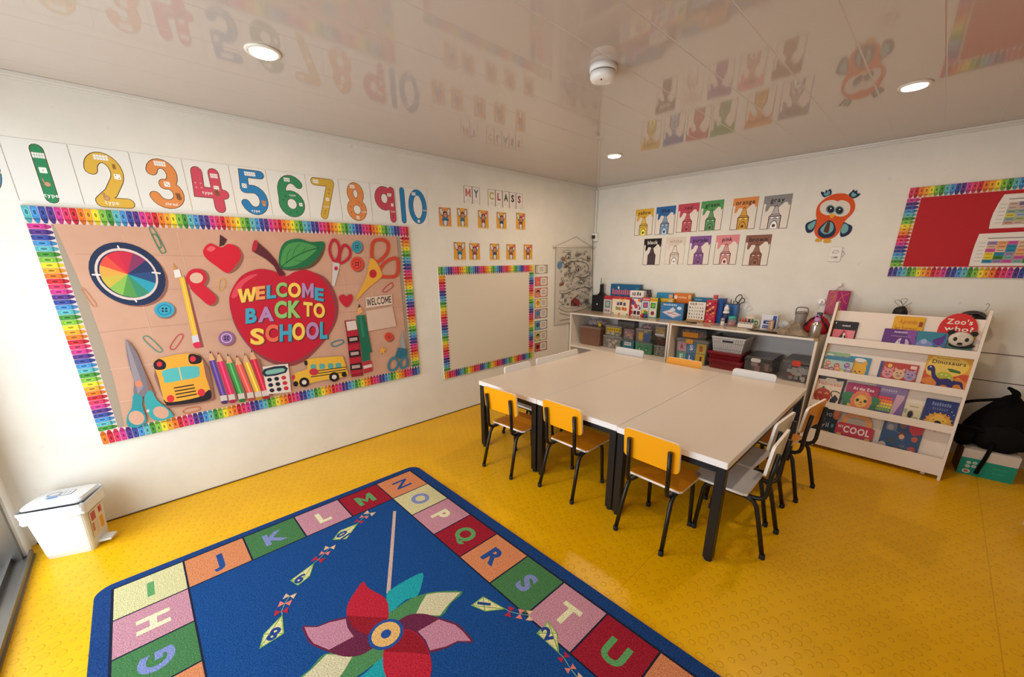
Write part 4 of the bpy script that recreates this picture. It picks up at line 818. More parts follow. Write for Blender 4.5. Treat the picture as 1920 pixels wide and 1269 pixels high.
# ------------------------------------------------------------------ colour-word cards on the back wall
CARD = [('yellow', '#dfb03e', '#e6c24a', (133, 250), (325, 235), (110, 530), (305, 530), 0), ('blue', '#2a66a8', '#7f9fc0', (352, 225), (565, 205), (338, 520), (545, 520), 0), ('red', '#c2455a', '#c85a68', (592, 195), (822, 172), (572, 500), (800, 490), 0), ('green', '#4f9a56', '#5a9a68', (848, 160), (1092, 142), (815, 482), (1055, 475), 0), ('orange', '#e08e4a', '#dda23c', (1198, 130), (1475, 105), (1152, 470), (1420, 462), 0), ('gray', '#8b8a8c', '#b9b6b8', (1535, 100), (1840, 78), (1480, 465), (1780, 455), 0),
        ('black', '#1d1a1c', '#48424a', (222, 572), (410, 560), (203, 855), (392, 850), 1), ('white', '#dccfc2', '#e6dcd2', (460, 555), (675, 545), (442, 848), (650, 845), 2), ('purple', '#84559a', '#8d5e9c', (725, 540), (960, 535), (690, 850), (915, 850), 0), ('pink', '#e08a92', '#d99a98', (1005, 530), (1262, 522), (975, 848), (1222, 848), 0), ('brown', '#8a5a4a', '#9a6a58', (1335, 530), (1617, 520), (1288, 858), (1560, 862), 0)]
cv = lambda q: BWp(1170+q[0]/5.818, 350+q[1]/5.818)
for word, c, cc, tl, tr, bl, br, mode in CARD:
    A_, B_, C_, D_ = cv(tl), cv(tr), cv(bl), cv(br); u0, u1 = (A_.x+C_.x)/2, (B_.x+D_.x)/2; v1, v0 = (A_.z+B_.z)/2, (C_.z+D_.z)/2; org = Vector(((u0+u1)/2, 0, v0)); w_, h_ = u1-u0, v1-v0
    a = Art(lambda x, y: Vector((u0+x*w_, 0, v0+y*h_)), NYm, org, .002); ol = '#cbbcae' if mode == 2 else '#5c3a30' if word not in ('black',) else '#201c1e'
    a.rect(0, 0, 1, 1, ol, 1); a.rect(.018, .014, .982, .986, '#e9dfd5', 2)
    a.poly([(.0, 1), (1, 1), (1, .74), (.93, .66), (.88, .76), (.78, .78), (.62, .66), (.5, .6), (.38, .68), (.27, .68), (.2, .56), (.12, .52), (.1, .62), (.12, .74), (.06, .78), (.0, .72)], c, 3)
    # crayon
    a.poly(sm([(.28, 0), (.28, .36), (.32, .42), (.42, .46), (.47, .66), (.53, .66), (.58, .46), (.68, .42), (.72, .36), (.72, 0)], False, 3) if 0 else [(.27, 0), (.27, .38), (.36, .46), (.45, .68), (.5, .71), (.55, .68), (.64, .46), (.73, .38), (.73, 0)], '#4a2c26' if mode != 2 else '#5c4a40', 4)
    a.poly([(.3, 0), (.3, .37), (.7, .37), (.7, 0)], cc, 5); a.poly([(.37, .445), (.465, .665), (.5, .685), (.535, .665), (.63, .445)], cc, 5); a.poly([(.31, .395), (.36, .43), (.64, .43), (.69, .395)], cc, 5)
    a.line([(.3, .3), (.36, .33), (.43, .3), (.5, .33), (.57, .3), (.64, .33), (.7, .3)], .014, '#4a2c26', k=6, caps=False)
    q = arcp(.5, .02, .155, .24, 0, 180, 12); a.poly(q, '#4a2c26', 6); a.poly([(.5+(x-.5)*.86, .02+(y-.02)*.9) for x, y in q], shade(cc, 1.22) if word in ('yellow', 'blue', 'gray', 'white', 'pink') else cc, 7); a.ell(.5, .1, .06, .05, '#5a3a30' if mode != 2 else '#b8a594', k=8)
    if mode == 0 and word not in ('yellow', 'white'): a.ell(.4, .335, .05, .022, shade(cc, 1.3), k=6.5, n=8); a.ell(.6, .335, .05, .022, shade(cc, 1.3), k=6.5, n=8)
    _, wd = layout(word, 1); hp = .135; ww = min(.84, wd*hp*h_/w_)
    a.text(word, (.5-ww/2, .79), (.5+ww/2, .79), (0, hp), {0: '#241a18', 1: '#efe6dc', 2: '#b4a596'}[mode], 1, 9)
    tag(a.build('color_card'), 'card with a crayon under dripping paint and the word '+word, 'color card', 'colour word cards on the back wall')
# ------------------------------------------------------------------ owl cut-out and wall plate
oo = BWp(1553, 455); oo = Vector((oo.x, 0, oo.z)); t = thing('owl_cutout', 'orange paper owl with blue wings on the back wall above the white wall plate', 'wall decoration', tuple(oo))
def owl(nm, base, items):
    a = Art(lambda x, y: BWp(1500+x/8.187, 345+y/8.187), NYm, oo, base)
    for pts, c in items: a.poly(sm(pts, n=4) if len(pts) > 3 else pts, c)
    return a
a = owl('x', .003, [([(590, 145), (480, 170), (360, 240), (270, 340), (245, 460), (255, 560), (225, 680), (230, 770), (290, 830), (400, 850), (500, 830), (580, 770), (630, 680), (690, 570), (780, 480), (835, 400), (845, 310), (800, 210), (700, 150)], '#d9500f')]); a.build('body', t)
NV, TL = '#17264a', '#6fa9ad'
for nm, ps in (('wing', [([(255, 548), (170, 570), (95, 610), (85, 690), (120, 750), (190, 730), (230, 660)], NV), ([(245, 565), (180, 590), (120, 640), (140, 700), (190, 690), (225, 640)], TL)]),
               ('wing', [([(670, 595), (740, 615), (800, 650), (785, 730), (720, 790), (630, 810), (620, 730)], NV), ([(672, 610), (730, 630), (745, 680), (715, 740), (650, 760), (632, 700)], TL)]),
               ('ear_tuft', [([(375, 205), (330, 160), (325, 120), (365, 125), (390, 140), (395, 90), (425, 105), (460, 75), (485, 110), (475, 165), (430, 180)], NV), ([(390, 185), (365, 150), (410, 140), (420, 115), (455, 110), (460, 150), (425, 170)], TL)]),
               ('ear_tuft', [([(750, 165), (790, 120), (825, 85), (845, 110), (880, 95), (880, 140), (930, 150), (880, 200), (815, 220)], NV), ([(785, 165), (815, 125), (840, 145), (865, 150), (860, 180), (815, 200)], TL)])):
    owl(nm, .0045, ps).build(nm, t)
a = owl('f', .005, [([(575, 265), (520, 245), (420, 255), (330, 310), (305, 390), (340, 450), (420, 480), (500, 465), (560, 490), (640, 500), (720, 470), (770, 400), (765, 310), (700, 260), (630, 248)], '#ddd2c8')])
for x, y in ((470, 388), (605, 405)): a.ell(x, y, 72, 68, '#7f97a0'); a.ell(x, y, 58, 58, '#4a6a78'); a.ell(x+4, y, 50, 50, '#12161e'); a.ell(x+6, y-15, 11, 11, '#e8e4e0'); a.ell(x-12, y+15, 6, 6, '#7a96a4')
a.build('face', t)
owl('b', .0062, [([(455, 475), (480, 458), (540, 465), (530, 495), (480, 528)], '#e9a21d')]).build('beak', t)
a = owl('t', .005, [([(430, 560), (360, 610), (285, 690), (280, 770), (340, 820), (420, 825), (510, 790), (550, 710), (530, 620), (490, 570)], NV), ([(430, 575), (370, 630), (315, 700), (350, 755), (410, 770), (480, 740), (515, 680), (500, 600)], TL), ([(425, 580), (465, 580), (440, 740), (390, 745), (365, 715)], '#5a2c1a')]); a.build('belly', t)
owl('f1', .004, [([(255, 835), (330, 840), (320, 885), (235, 880)], '#d9a02a')]).build('foot', t); owl('f2', .004, [([(385, 840), (460, 845), (470, 895), (365, 900)], '#d9a02a')]).build('foot', t)
p0 = BWp(1566, 477); t = thing('wall_plate', 'small white plastic wall plate fixed under the owl', 'wall plate', (p0.x, 0, p0.z))
mb = MB(); mb.prism(rrect(-.043, .043, -.058, .062, .008, 3), .001, .012, paint('#e3dacf', .35), fn=lambda x, y, z: (x, -z, y)); mb.build('plate', t, bevel=.002)
mb = MB(); mb.box(-.028, .022, -.0145, -.012, -.032, -.015, paint('#cfc6ba', .4)); mb.box(-.004, .02, -.0155, -.0145, -.03, -.018, paint('#8a8078', .5)); mb.build('button', t)
mb = MB(); mb.tube([(-.02, -.014, .012), (-.016, -.015, .03), (.01, -.015, .034), (.022, -.014, .022), (.012, -.014, .012), (-.018, -.014, .012)], .0016, paint('#a59b8f', .5), 6); mb.tube([(.045, -.006, .03), (.064, -.006, .005), (.05, -.006, -.02)], .0016, paint('#b0a598', .5), 6); mb.build('cord', t)
# ------------------------------------------------------------------ low shelf units along the back wall
MSH = paint('#ece2d6', .4); MSHT = paint('#b7a48f', .22, 0, .5); MSHI = paint('#d5cdca', .5); SY0, SY1, ST, SM = -.475, -.015, .86, .44
def shelf(x0, x1, label):
    t = thing('shelf_unit', label, 'shelf', ((x0+x1)/2, SY0, 0), group='low shelf units on the back wall'); hx = (x1-x0)/2; d = SY1-SY0
    mb = MB(); mb.box(-hx, hx, 0, d, ST-.018, ST-.001, MSH); mb.box(-hx+.002, hx-.002, .002, d, ST-.001, ST, MSHT); mb.build('top_board', t)
    for s in (-1, 1): mb = MB(); mb.box(s*hx-(.018 if s > 0 else 0), s*hx+(.018 if s < 0 else 0), .0, d, 0, ST-.018, MSH); mb.build('side_panel', t, bevel=.0015)
    mb = MB(); mb.box(-hx+.018, hx-.018, d-.008, d, .06, ST-.018, MSHI); mb.build('back_panel', t)
    for z in (SM, .08): mb = MB(); mb.box(-hx+.018, hx-.018, .004, d-.008, z-.018, z, MSH); mb.build('shelf_board', t)
    return t
shelf(.02, 1.334, 'low white shelf unit against the back wall, left one in the corner')
sh2 = shelf(1.342, 2.602, 'low white shelf unit against the back wall, right one next to the book rack')
mb = MB(); mb.box(.6, .632, -.003, .05, ST-.02, ST+.0015, paint('#a98a5e', .6)); mb.build('worn_corner', sh2)
def px_x(px, py, y): return hit(px, py, 1, y).x
def px_z(px, py, y): return hit(px, py, 1, y).z
def fr(x0, x1, yt, y):                # pixel box of a front face -> metres at depth y
    return px_x(x0, yt+8, y), px_x(x1, yt+8, y), px_z((x0+x1)/2, yt, y)
def carton(name, label, cat, x0, x1, yt, y, d, col, draw=None, z=ST, group=None, side=None, rough=.45):
    a0, a1, zt = fr(x0, x1, yt, y); org = Vector(((a0+a1)/2, y+d/2, z)); w_, h_ = a1-a0, zt-z
    a = Art(lambda u, v: Vector((a0+u*w_, y, z+v*h_)), NYm, org, 0, 3e-5)
    a.mb.box(-w_/2, w_/2, -d/2, d/2, 0, h_, paint(side or col, rough)); a.rect(.0, 0, 1, 1, col)
    if draw: draw(a)
    return tag(a.build(name), label, cat, group)
def squig(a, x0, x1, y, h, c, n=6):   # small unreadable lettering
    for i in range(n):
        u = x0+(x1-x0)*i/n; a.rect(u, y-h/2, u+(x1-x0)/n*.62, y+h/2*(1 if i % 3 else 1.4), c)
GT = 'games and boxes on the left shelf top'
def d_blue(a): a.rect(.02, .05, .98, .2, '#16507a'); squig(a, .07, .72, .72, .16, '#d86a7e', 9); squig(a, .1, .62, .5, .15, '#d8485e', 7); a.ell(.28, .88, .03, .05, '#e8dcd2'); a.rect(.88, .4, .95, .9, '#2f8fa0'); squig(a, .06, .6, .28, .05, '#c4d0d8', 10)
carton('game_box', 'wide blue game box with red lettering at the back of the left shelf top', 'game box', 1145, 1200, 533, -.095, .06, '#1d5f8c', d_blue, group=GT)
def d_red(a): a.rect(0, .8, 1, 1, '#b8343e'); a.rect(.15, .3, .85, .74, '#6f8a86'); a.rect(.3, .4, .7, .66, '#aab4a8'); squig(a, .15, .85, .14, .12, '#7a4a58', 3)
carton('game_box', 'small red and white box right of the black speaker', 'game box', 1132.5, 1147, 555, -.20, .08, '#d8cfc8', d_red, group=GT, side='#b8343e')
def d_cream(a):
    a.rect(0, .88, 1, 1, '#c43a3c'); a.rect(.3, .5, .92, .8, '#e2cfa6'); 
    for x, y, c in ((.35, .62, '#6a5088'), (.52, .64, '#3f3a70'), (.72, .62, '#58477a'), (.3, .36, '#8a8a4a'), (.45, .34, '#a07a3a'), (.65, .36, '#c8503a'), (.8, .34, '#d8603a')): a.rr(x-.07, y-.09, x+.07, y+.09, .02, c)
    a.line([(.45, .9), (.6, .78), (.75, .92)], .06, '#d8b46a'); a.rect(.04, .02, .12, .1, '#4f8a50'); a.rect(.4, .02, .5, .1, '#c84040'); a.rect(.86, .02, .96, .1, '#4f8a50')
carton('game_box', 'cream puzzle box with a red top edge and small pictures', 'game box', 1148, 1180.5, 557, -.25, .07, '#e6d9bd', d_cream, group=GT, side='#c43a3c')
carton('game_box', 'dark box half hidden behind the tall white box', 'game box', 1196, 1216, 543, -.10, .06, '#4c4650', lambda a: (a.rect(.62, .55, .95, .85, '#d88a6a')), group=GT)
def d_ten(a):
    a.text('10', (.16, .8), (.42, .8), (0, .13), '#3a3236', 2); squig(a, .52, .86, .87, .12, '#4a4244', 2); a.rect(.02, .69, .98, .73, '#3a4a7a')
    for i in range(16): x, y = .15+.7*((i*37) % 100)/100, .3+.36*((i*61) % 100)/100; a.rr(x-.1, y-.06, x+.1, y+.06, .02, ['#c8434a', '#d9803a', '#3f5fa0', '#b83a5c', '#e6dcd6', '#7a3a6a'][i % 6])
    for x, c in ((.2, '#c83a3a'), (.45, '#2a2226'), (.72, '#5a2430')): a.rr(x-.1, .05, x+.1, .2, .03, c)
carton('game_box', 'tall white box printed with a ten and colourful pieces', 'game box', 1181.5, 1207, 545, -.20, .06, '#e4dcd8', d_ten, group=GT)
def d_multi(a):
    a.rect(0, .84, .55, 1, '#c83246'); a.rect(.55, .8, 1, 1, '#d8b432'); squig(a, .08, .5, .91, .05, '#ecdcd8', 6); squig(a, .6, .96, .9, .08, '#b0642a', 4)
    for x, y, c, e in ((.05, .44, '#3a5aa0', '#d84a6a'), (.53, .44, '#2f7a48', '#7aa83a'), (.05, .06, '#d8b23a', '#c8402e'), (.53, .06, '#d2c6bc', '#8a2430')): a.rect(x, y, x+.42, y+.36, '#e8e0d8'); a.rect(x+.05, y+.04, x+.37, y+.32, c); a.ell(x+.21, y+.18, .11, .1, e)
carton('game_box', 'square box with a red and yellow top and four picture panels', 'game box', 1203.5, 1233, 558, -.245, .06, '#7fa894', d_multi, group=GT, side='#2f7a58')
t = thing('ball_toy', 'small toy of red, blue and yellow balls in front of the four picture box', 'toy', (px_x(1207, 590, -.275), -.278, ST))
for nm, (dx, dz), c in (('ball', (-.02, .022), '#c4242e'), ('ball', (.022, .02), '#2a4a9a'), ('ball', (-.012, .058), '#d8b42e'), ('ball', (.02, .055), '#3f8a4a')):
    mb = MB(); mb.blob((dx, 0, dz), (.021, .021, .02), paint(c, .3), 12, 8); mb.build(nm, t)
def d_ob(a): a.ell(.12, .6, .09, .2, '#e0dcd6'); squig(a, .3, .7, .55, .3, '#dfe6ea', 4); a.rect(.75, .55, .97, .95, '#d8a080')
carton('game_box', 'blue box with a white disc logo, back row left of the orange box', 'game box', 1231, 1262, 549, -.085, .06, '#2f86b4', d_ob, group=GT)
def d_or(a): a.ell(.13, .84, .09, .08, '#e8e0d8'); squig(a, .3, .75, .84, .07, '#f0c8a0', 6); a.rect(.1, .3, .95, .62, '#4a7a90'); a.ell(.5, .48, .22, .12, '#c8b8a0'); a.rect(.82, .8, .96, .95, '#e8b080')
carton('game_box', 'orange game box in the back row with a blue picture', 'game box', 1263, 1296.5, 550, -.09, .07, '#d8742e', d_or, group=GT, side='#a8902e')
carton('game_box', 'low yellow box squeezed between the four picture box and the orange box', 'game box', 1225, 1262, 559.5, -.155, .05, '#d8b032', lambda a: (squig(a, .1, .7, .82, .1, '#c88a2a', 6), a.rect(.75, .7, .95, .95, '#e4c4a4')), group=GT)
def d_boat(a): squig(a, .12, .72, .88, .08, '#cfe0ea', 8); a.poly([(.06, .42), (.45, .62), (.95, .34), (.6, .1)], '#b8a8b8'); a.poly([(.12, .42), (.45, .57), (.85, .35), (.57, .17)], '#d8cfd6'); a.poly([(.4, .6), (.55, .76), (.68, .58), (.55, .5)], '#c8d4dc'); a.ell(.82, .72, .1, .1, '#d6dde2'); a.line([(.3, .42), (.7, .33)], .03, '#9a5a60'); a.line([(.35, .35), (.6, .48)], .03, '#9a5a60')
carton('game_box', 'front blue box with a pale game board picture', 'game box', 1239, 1282, 568, -.235, .09, '#3a78ae', d_boat, group=GT, side='#1a2e3a')
# speaker and walkie talkie
sx0, sx1, sz = fr(1109.5, 1132, 553.5, -.14); t = thing('speaker_box', 'black cube speaker with a small white logo on the left end of the shelf top', 'speaker', ((sx0+sx1)/2, -.08, ST)); w_ = sx1-sx0
mb = MB(); mb.box(-w_/2, w_/2, -.06, .05, 0, sz-ST, paint('#0d0c0d', .5)); mb.build('cabinet', t, bevel=.004)
mb = MB(); mb.prism([(.012*math.cos(a), .012*math.sin(a)+(sz-ST)*.45) for a in (2*PI*i/4 for i in range(4))], -.0625, -.0605, paint('#d8dce0', .4), fn=lambda x, z, y: (x-.005, y, z)); mb.build('logo', t)
wx = px_x(1127.5, 545, -.08); tz = px_z(1127.5, 533, -.08); t = thing('walkie_talkie', 'black two way radio with a thin aerial standing in a charger on the speaker', 'radio', (wx, -.07, sz+.0005))
mb = MB(); mb.box(-.045, .045, -.03, .03, 0, .018, MBLK, .8, .8); mb.box(-.03, .03, -.02, .02, .018, .04, MBLK, .8, .8); mb.build('charger', t)
mb = MB(); mb.box(-.024, .024, -.014, .014, .04, tz-sz, paint('#121113', .45)); mb.build('body', t, bevel=.004)
mb = MB(); mb.tube([(-.015, 0, tz-sz), (-.018, 0, tz-sz+.08)], [.0045, .003], MBLK, 8); mb.build('aerial', t)
mb = MB(); mb.lathe([(.007, 0), (.007, .012)], MBLK, c=(.012, 0, tz-sz), n=10); mb.build('knob', t)
# ---- right unit top
carton('exercise_book', 'thin blue book standing at the back behind the number calendar', 'book', 1300, 1333, 558, -.065, .03, '#2f6f98', lambda a: (squig(a, .1, .5, .9, .05, '#9ac0d4', 5), a.rect(0, .6, 1, .76, '#9a4a78')))
c0, c1, cz = fr(1290.5, 1323, 566, -.175); t = thing('number_calendar', 'white perpetual calendar board with rows of numbers on a wooden stand', 'calendar', ((c0+c1)/2, -.165, ST)); w_, h_ = c1-c0, cz-ST
mb = MB(); mb.box(-w_/2, w_/2, -.03, .02, 0, .02, paint('#b08a58', .5)); mb.build('stand', t, bevel=.003)
a = Art(lambda u, v: Vector((c0+u*w_, -.175, ST+.02+v*(h_-.02))), NYm, t.location, 0, 3e-5); a.mb.box(-w_/2, w_/2, -.01, -.002, .02, h_, paint('#e6dcd0', .5)); a.rect(0, 0, 1, 1, '#e6dcd0')
a.text('123', (.12, .82), (.5, .82), (0, .12), '#7a3a30', 2); squig(a, .58, .88, .88, .08, '#c09ab0', 4)
for j in range(4):
    for i in range(6): a.text(str((i*3+j*5+1) % 10), (.08+i*.15, .62-j*.18), (.15+i*.15, .62-j*.18), (0, .1), '#4a4240', 1)
a.build('number_board', t)
carton('folder', 'blue standing folder beside the flowery gift box', 'folder', 1344.5, 1357, 560, -.125, .09, '#1d4f96', lambda a: a.rect(.82, 0, 1, 1, '#173f78'))
def d_flor(a):
    for i in range(26): x, y = .1+.8*((i*53) % 97)/97, .06+.86*((i*31) % 89)/89; a.ell(x, y, .12, .05, ['#d8584e', '#e09a5a', '#8a1f34', '#c82a48', '#5a1a2a', '#e8b8a0'][i % 6], n=8)
fl_ = carton('gift_box', 'tall red flower patterned box with a red stopper', 'box', 1324.5, 1344, 563, -.16, .07, '#b8283c', d_flor)
f0, f1, fz = fr(1333, 1342, 555, -.13); mb = MB(); mb.box(-.018, .018, -.015, .015, fz-.03-ST, fz-ST+.012, paint('#b8202e', .4)); q = mb.build('stopper', fl_, loc=(.02, 0, 0))
# desk organiser with scissors
p0, p1, pz = fr(1357.5, 1382, 571, -.115); pc = thing('pencil_holder', 'blue pencil holder with scissors and pens beside the jar', 'pencil holder', ((p0+p1)/2, -.075, ST)); w_ = p1-p0
mb = MB(); m = paint('#1f5a9e', .4); h_ = pz-ST
for q in ((-w_/2, w_/2, -.04, -.035), (-w_/2, w_/2, .035, .04), (-w_/2, -w_/2+.005, -.035, .035), (w_/2-.005, w_/2, -.035, .035)): mb.box(q[0], q[1], q[2], q[3], 0, h_, m)
mb.box(-w_/2, w_/2, -.04, .04, 0, .005, m); mb.build('cup', pc)
def wx_(px, py, y): q = hit(px, py, 1, y); return q
t = thing('scissors', 'black handled scissors standing in the blue pencil holder', 'scissors', ((p0+p1)/2+.01, -.075, ST+.008)); so = Vector(t.location)
def spx(pts, y=-.075): return [wx_(px, py, y)-so for px, py in pts]
mb = MB(); mb.tube(spx([(1372, 598), (1379, 574), (1384, 566)]), .004, paint('#3a3a3e', .3, .6), 6); mb.build('blade', t)
for L in ([(1383, 567), (1379, 563), (1382, 556), (1388, 552.5), (1391.5, 556), (1388, 563), (1384, 569), (1383, 567)], [(1385, 569), (1387, 563), (1392, 559), (1396, 561), (1396, 565), (1391, 568), (1386, 570), (1385, 569)]):
    mb = MB(); mb.tube(sm([tuple(v) for v in spx(L)], False, 4), .0045, paint('#1a191b', .4), 8); mb.build('handle', t)
for i, (lb, c, a_, b_) in enumerate((('yellow pencil leaning in the blue pencil holder', '#d8b040', (1366, 590), (1354, 566)), ('dark pen standing in the blue pencil holder', '#1c2230', (1370, 592), (1371, 561)), ('green handled pen standing in the blue pencil holder', '#3a4a3a', (1374, 592), (1376, 564)))):
    q = [wx_(*a_, -.07+.006*i), wx_(*b_, -.07+.006*i)]; mb = MB(); mb.tube([Vector((0, 0, 0)), q[1]-q[0]], .004, paint(c, .4), 8); tag(mb.build('pencil' if i == 0 else 'pen', loc=tuple(q[0])), lb, 'pencil' if i == 0 else 'pen')
def turned(name, label, cat, pxc, y, parts, z=ST):
    t = thing(name, label, cat, (px_x(pxc, 600, y), y, z))
    for nm, prof, m in parts: mb = MB(); mb.lathe(prof, m, n=20); mb.build(nm, t)
    return t
turned('glue_bottle', 'white topped glue bottle with a navy label in front of the blue folder', 'bottle', 1359.5, -.205, [('bottle', [(.028, 0), (.029, .004), (.029, .13), (.02, .142)], paint('#e2e0e4', .4)), ('label', [(.0295, .02), (.0295, .118)], paint('#1c2a5c', .4)), ('cap', [(.024, .142), (.022, .17), (.012, .185), (.006, .2), (0, .201)], paint('#efe6e0', .4))])
turned('marker_bottle', 'small pale grey bottle with a silver cap in front of the glue bottle', 'bottle', 1355.5, -.262, [('bottle', [(.017, 0), (.018, .003), (.018, .045)], paint('#d9d2cc', .4)), ('cap', [(.0185, .045), (.0185, .068), (.012, .074), (0, .075)], paint('#a9a9ae', .3, .6))])
t = turned('candy_jar', 'clear jar of red pieces with a teal lid', 'jar', 1372.5, -.225, [('jar', [(.036, 0), (.037, .004), (.037, .062), (.031, .07)], clear('#f2e6e0', .22)), ('contents', [(.0, .004), (.033, .005), (.034, .03), (.02, .036), (0, .035)], paint('#b4383a', .5, var=.25, scale=120)), ('lid', [(.034, .07), (.035, .072), (.035, .088), (.028, .094), (0, .095)], paint('#2fae9e', .35))])
b0, b1, bz = fr(1383, 1411.5, 600, -.29); mk = thing('marker_tray', 'white cardboard tray holding coloured markers', 'tray', ((b0+b1)/2, -.26, ST)); w_ = b1-b0
mb = MB(); m = paint('#e8ded2', .6); mb.box(-w_/2, w_/2, -.03, -.027, 0, .04, m); mb.box(-w_/2, w_/2, .027, .03, 0, .055, m); mb.box(-w_/2, -w_/2+.003, -.027, .027, 0, .045, m); mb.box(w_/2-.003, w_/2, -.027, .027, 0, .045, m); mb.box(-w_/2, w_/2, -.03, .03, 0, .003, m); mb.build('tray', mk)
for i, (c, nm) in enumerate((('#c8402e', 'scarlet'), ('#e07a4a', 'peach'), ('#d8502e', 'vermilion'), ('#3a5a8a', 'navy'), ('#e0643a', 'orange'), ('#7a3a4a', 'plum'), ('#2a4a7a', 'dark blue'), ('#4a8a5a', 'leaf green'), ('#2f8a6a', 'sea green'))):
    t = thing('marker', '%s capped marker standing in the white marker tray' % nm, 'marker', ((b0+b1)/2-w_*.42+w_*.84*i/8, -.262+.012*(i % 2), ST+.0035), group='markers in the white tray')
    mb = MB(); mb.lathe([(.005, 0), (.005, .05)], paint('#d8d0cc', .4), n=10); mb.build('barrel', t); mb = MB(); mb.lathe([(.0055, .05), (.0055, .082), (.003, .086), (0, .086)], paint(c, .35), n=10); mb.build('cap', t)
t = thing('tape_roll', 'cream roll of tape standing upright behind the markers', 'tape', (px_x(1409, 590, -.12), -.12, ST))
mb = MB(); mb.lathe([(.04, 0), (.045, .0), (.045, .1), (.028, .1), (.028, .0)], paint('#e6d8c6', .5), n=28); mb.build('roll', t)
t = thing('tape_dispenser', 'pale green roll of clear tape standing beside the markers', 'tape', (px_x(1419, 600, -.19), -.19, ST+.042))
mb = MB(); mb.tube([(.026*math.cos(a), 0, .03*math.sin(a)) for a in (2*PI*i/24 for i in range(25))], .0115, paint('#b6c4a6', .35), 10, False); mb.build('roll', t)
mb = MB(); mb.tube([(.018*math.cos(a), 0, .02*math.sin(a)) for a in (2*PI*i/20 for i in range(21))], .006, paint('#3a3026', .5), 8, False); mb.build('core', t)
def d_wipe(a): a.rect(0, .62, 1, .68, '#c8c8d8'); a.rr(.14, .36, .7, .6, .06, '#2a3a72'); a.rect(.3, .45, .62, .5, '#dfe2ec'); a.rr(.12, .06, .6, .28, .04, '#32468a'); a.rect(.72, .1, .95, .95, '#3a55a0'); squig(a, .16, .5, .16, .06, '#c8d2e6', 5)
carton('wipes_box', 'white and blue box of wipes in the middle of the right shelf top', 'box', 1428, 1458, 590, -.225, .08, '#dcdde6', d_wipe)
t = thing('wipes_packet', 'crumpled white and blue plastic packet behind the wipes box', 'packet', (px_x(1462, 600, -.11), -.105, ST))
rn = random.Random(5); mb = MB(); mb.blob((0, 0, .042), (.085, .045, .042), paint('#d8dade', .3, var=.12, scale=30), 22, 12, lambda v: v*(1+.12*math.sin(9*v.x+3*v.z)+.1*math.sin(7*v.y+5*v.x))); mb.build('packet', t)
mb = MB(); mb.blob((-.045, -.01, .088), (.035, .02, .012), paint('#3a4f9a', .35), 14, 8, lambda v: v*(1+.2*math.sin(11*v.x))); mb.build('flap', t)
carton('small_box', 'tiny tan cardboard box in front of the wipes box', 'box', 1440.5, 1450, 600.5, -.275, .03, '#b08a70', lambda a: a.rect(.45, .1, .8, .9, '#cfb49c'))
turned('grey_flask', 'tall grey drinking flask with a loop handle near the red bag', 'bottle', 1500.5, -.13, [('body', [(.043, 0), (.045, .005), (.045, .15), (.042, .158)], paint('#8f8680', .5)), ('lid', [(.04, .158), (.04, .172), (.03, .178), (0, .178)], paint('#857c76', .5))])
gf = [o for o in bpy.data.objects if o.name == 'grey_flask'][0]
mb = MB(); mb.tube(sm([(-.044, 0, .14), (-.045, 0, .19), (-.03, 0, .212), (.03, 0, .212), (.045, 0, .19), (.044, 0, .14)], False, 4), .0055, paint('#7a716c', .5), 8); mb.build('handle', gf)
t = thing('steel_bottle', 'brushed steel bottle with a lilac lid at the right front of the shelf top', 'bottle', (px_x(1528.5, 620, -.40), -.40, ST))
MST = paint('#b9b2aa', .28, .85); mb = MB(); mb.lathe([(.034, 0), (.037, .004), (.037, .098), (.032, .116), (.018, .126), (.018, .136)], MST, n=28); mb.build('body', t)
mb = MB(); mb.lathe([(.021, .134), (.022, .138), (.022, .156), (.014, .166), (0, .167)], paint('#b48ac0', .4), n=24); mb.build('lid', t); mb = MB(); mb.tube([(-.012, 0, .16), (-.02, 0, .18), (-.005, 0, .186), (.014, 0, .172)], .006, paint('#a87ab8', .4), 8); mb.build('lid_loop', t)
# crumpled cloth, long marker pen, papers
t_ = MB(); nx2, ny2 = 36, 22; vs = []; cxm = px_x(1486, 620, -.36)
for j in range(ny2+1):
    for i in range(nx2+1):
        u, v = i/nx2*2-1, j/ny2*2-1; r2 = min(1, math.sqrt(u*u+v*v)); e = max(0, 1-r2**2.2)
        z = e*(.012+.055*abs(math.sin(2.6*u+1.9*v+1.2))**1.5+.03*abs(math.sin(5.2*v-3.4*u+.4))+.018*abs(math.sin(9*u+6*v)))
        vs.append((u*.135*(1 if abs(u) < .9 else .97), v*.075+.012*math.sin(6*u), max(.001, z+.003)))
t_.add(vs, [(j*(nx2+1)+i, j*(nx2+1)+i+1, (j+1)*(nx2+1)+i+1, (j+1)*(nx2+1)+i) for j in range(ny2) for i in range(nx2)], paint('#8a7a66', .85, var=.3, scale=22), True)
tag(t_.build('crumpled_cloth', loc=(cxm, -.375, ST), sub=1), 'crumpled brown cloth cap lying in front of the grey flask', 'cloth')
q0, q1 = hit(1399, 617, 2, ST+.008), hit(1456, 624, 2, ST+.008); mb = MB(); d_ = q1-q0; mb.tube([Vector(), d_*.18, d_*.3, d_], [.001, .007, .008, .008], paint('#2a201c', .5), 8); tag(mb.build('long_pencil', loc=tuple(q0)), 'long dark pencil lying along the front edge of the right shelf top', 'pencil')
q = hit(1309, 602, 2, ST); mb = MB(); mb.prism(rrect(-.05, .05, -.028, .028, .008, 3), 0, .012, paint('#2a2628', .35)); mb.box(-.042, .042, -.02, .02, .012, .013, paint('#55504e', .2)); tag(mb.build('phone', loc=(q.x, -.31, ST), rz=.5), 'dark phone lying on a wooden tray in front of the number calendar', 'phone')
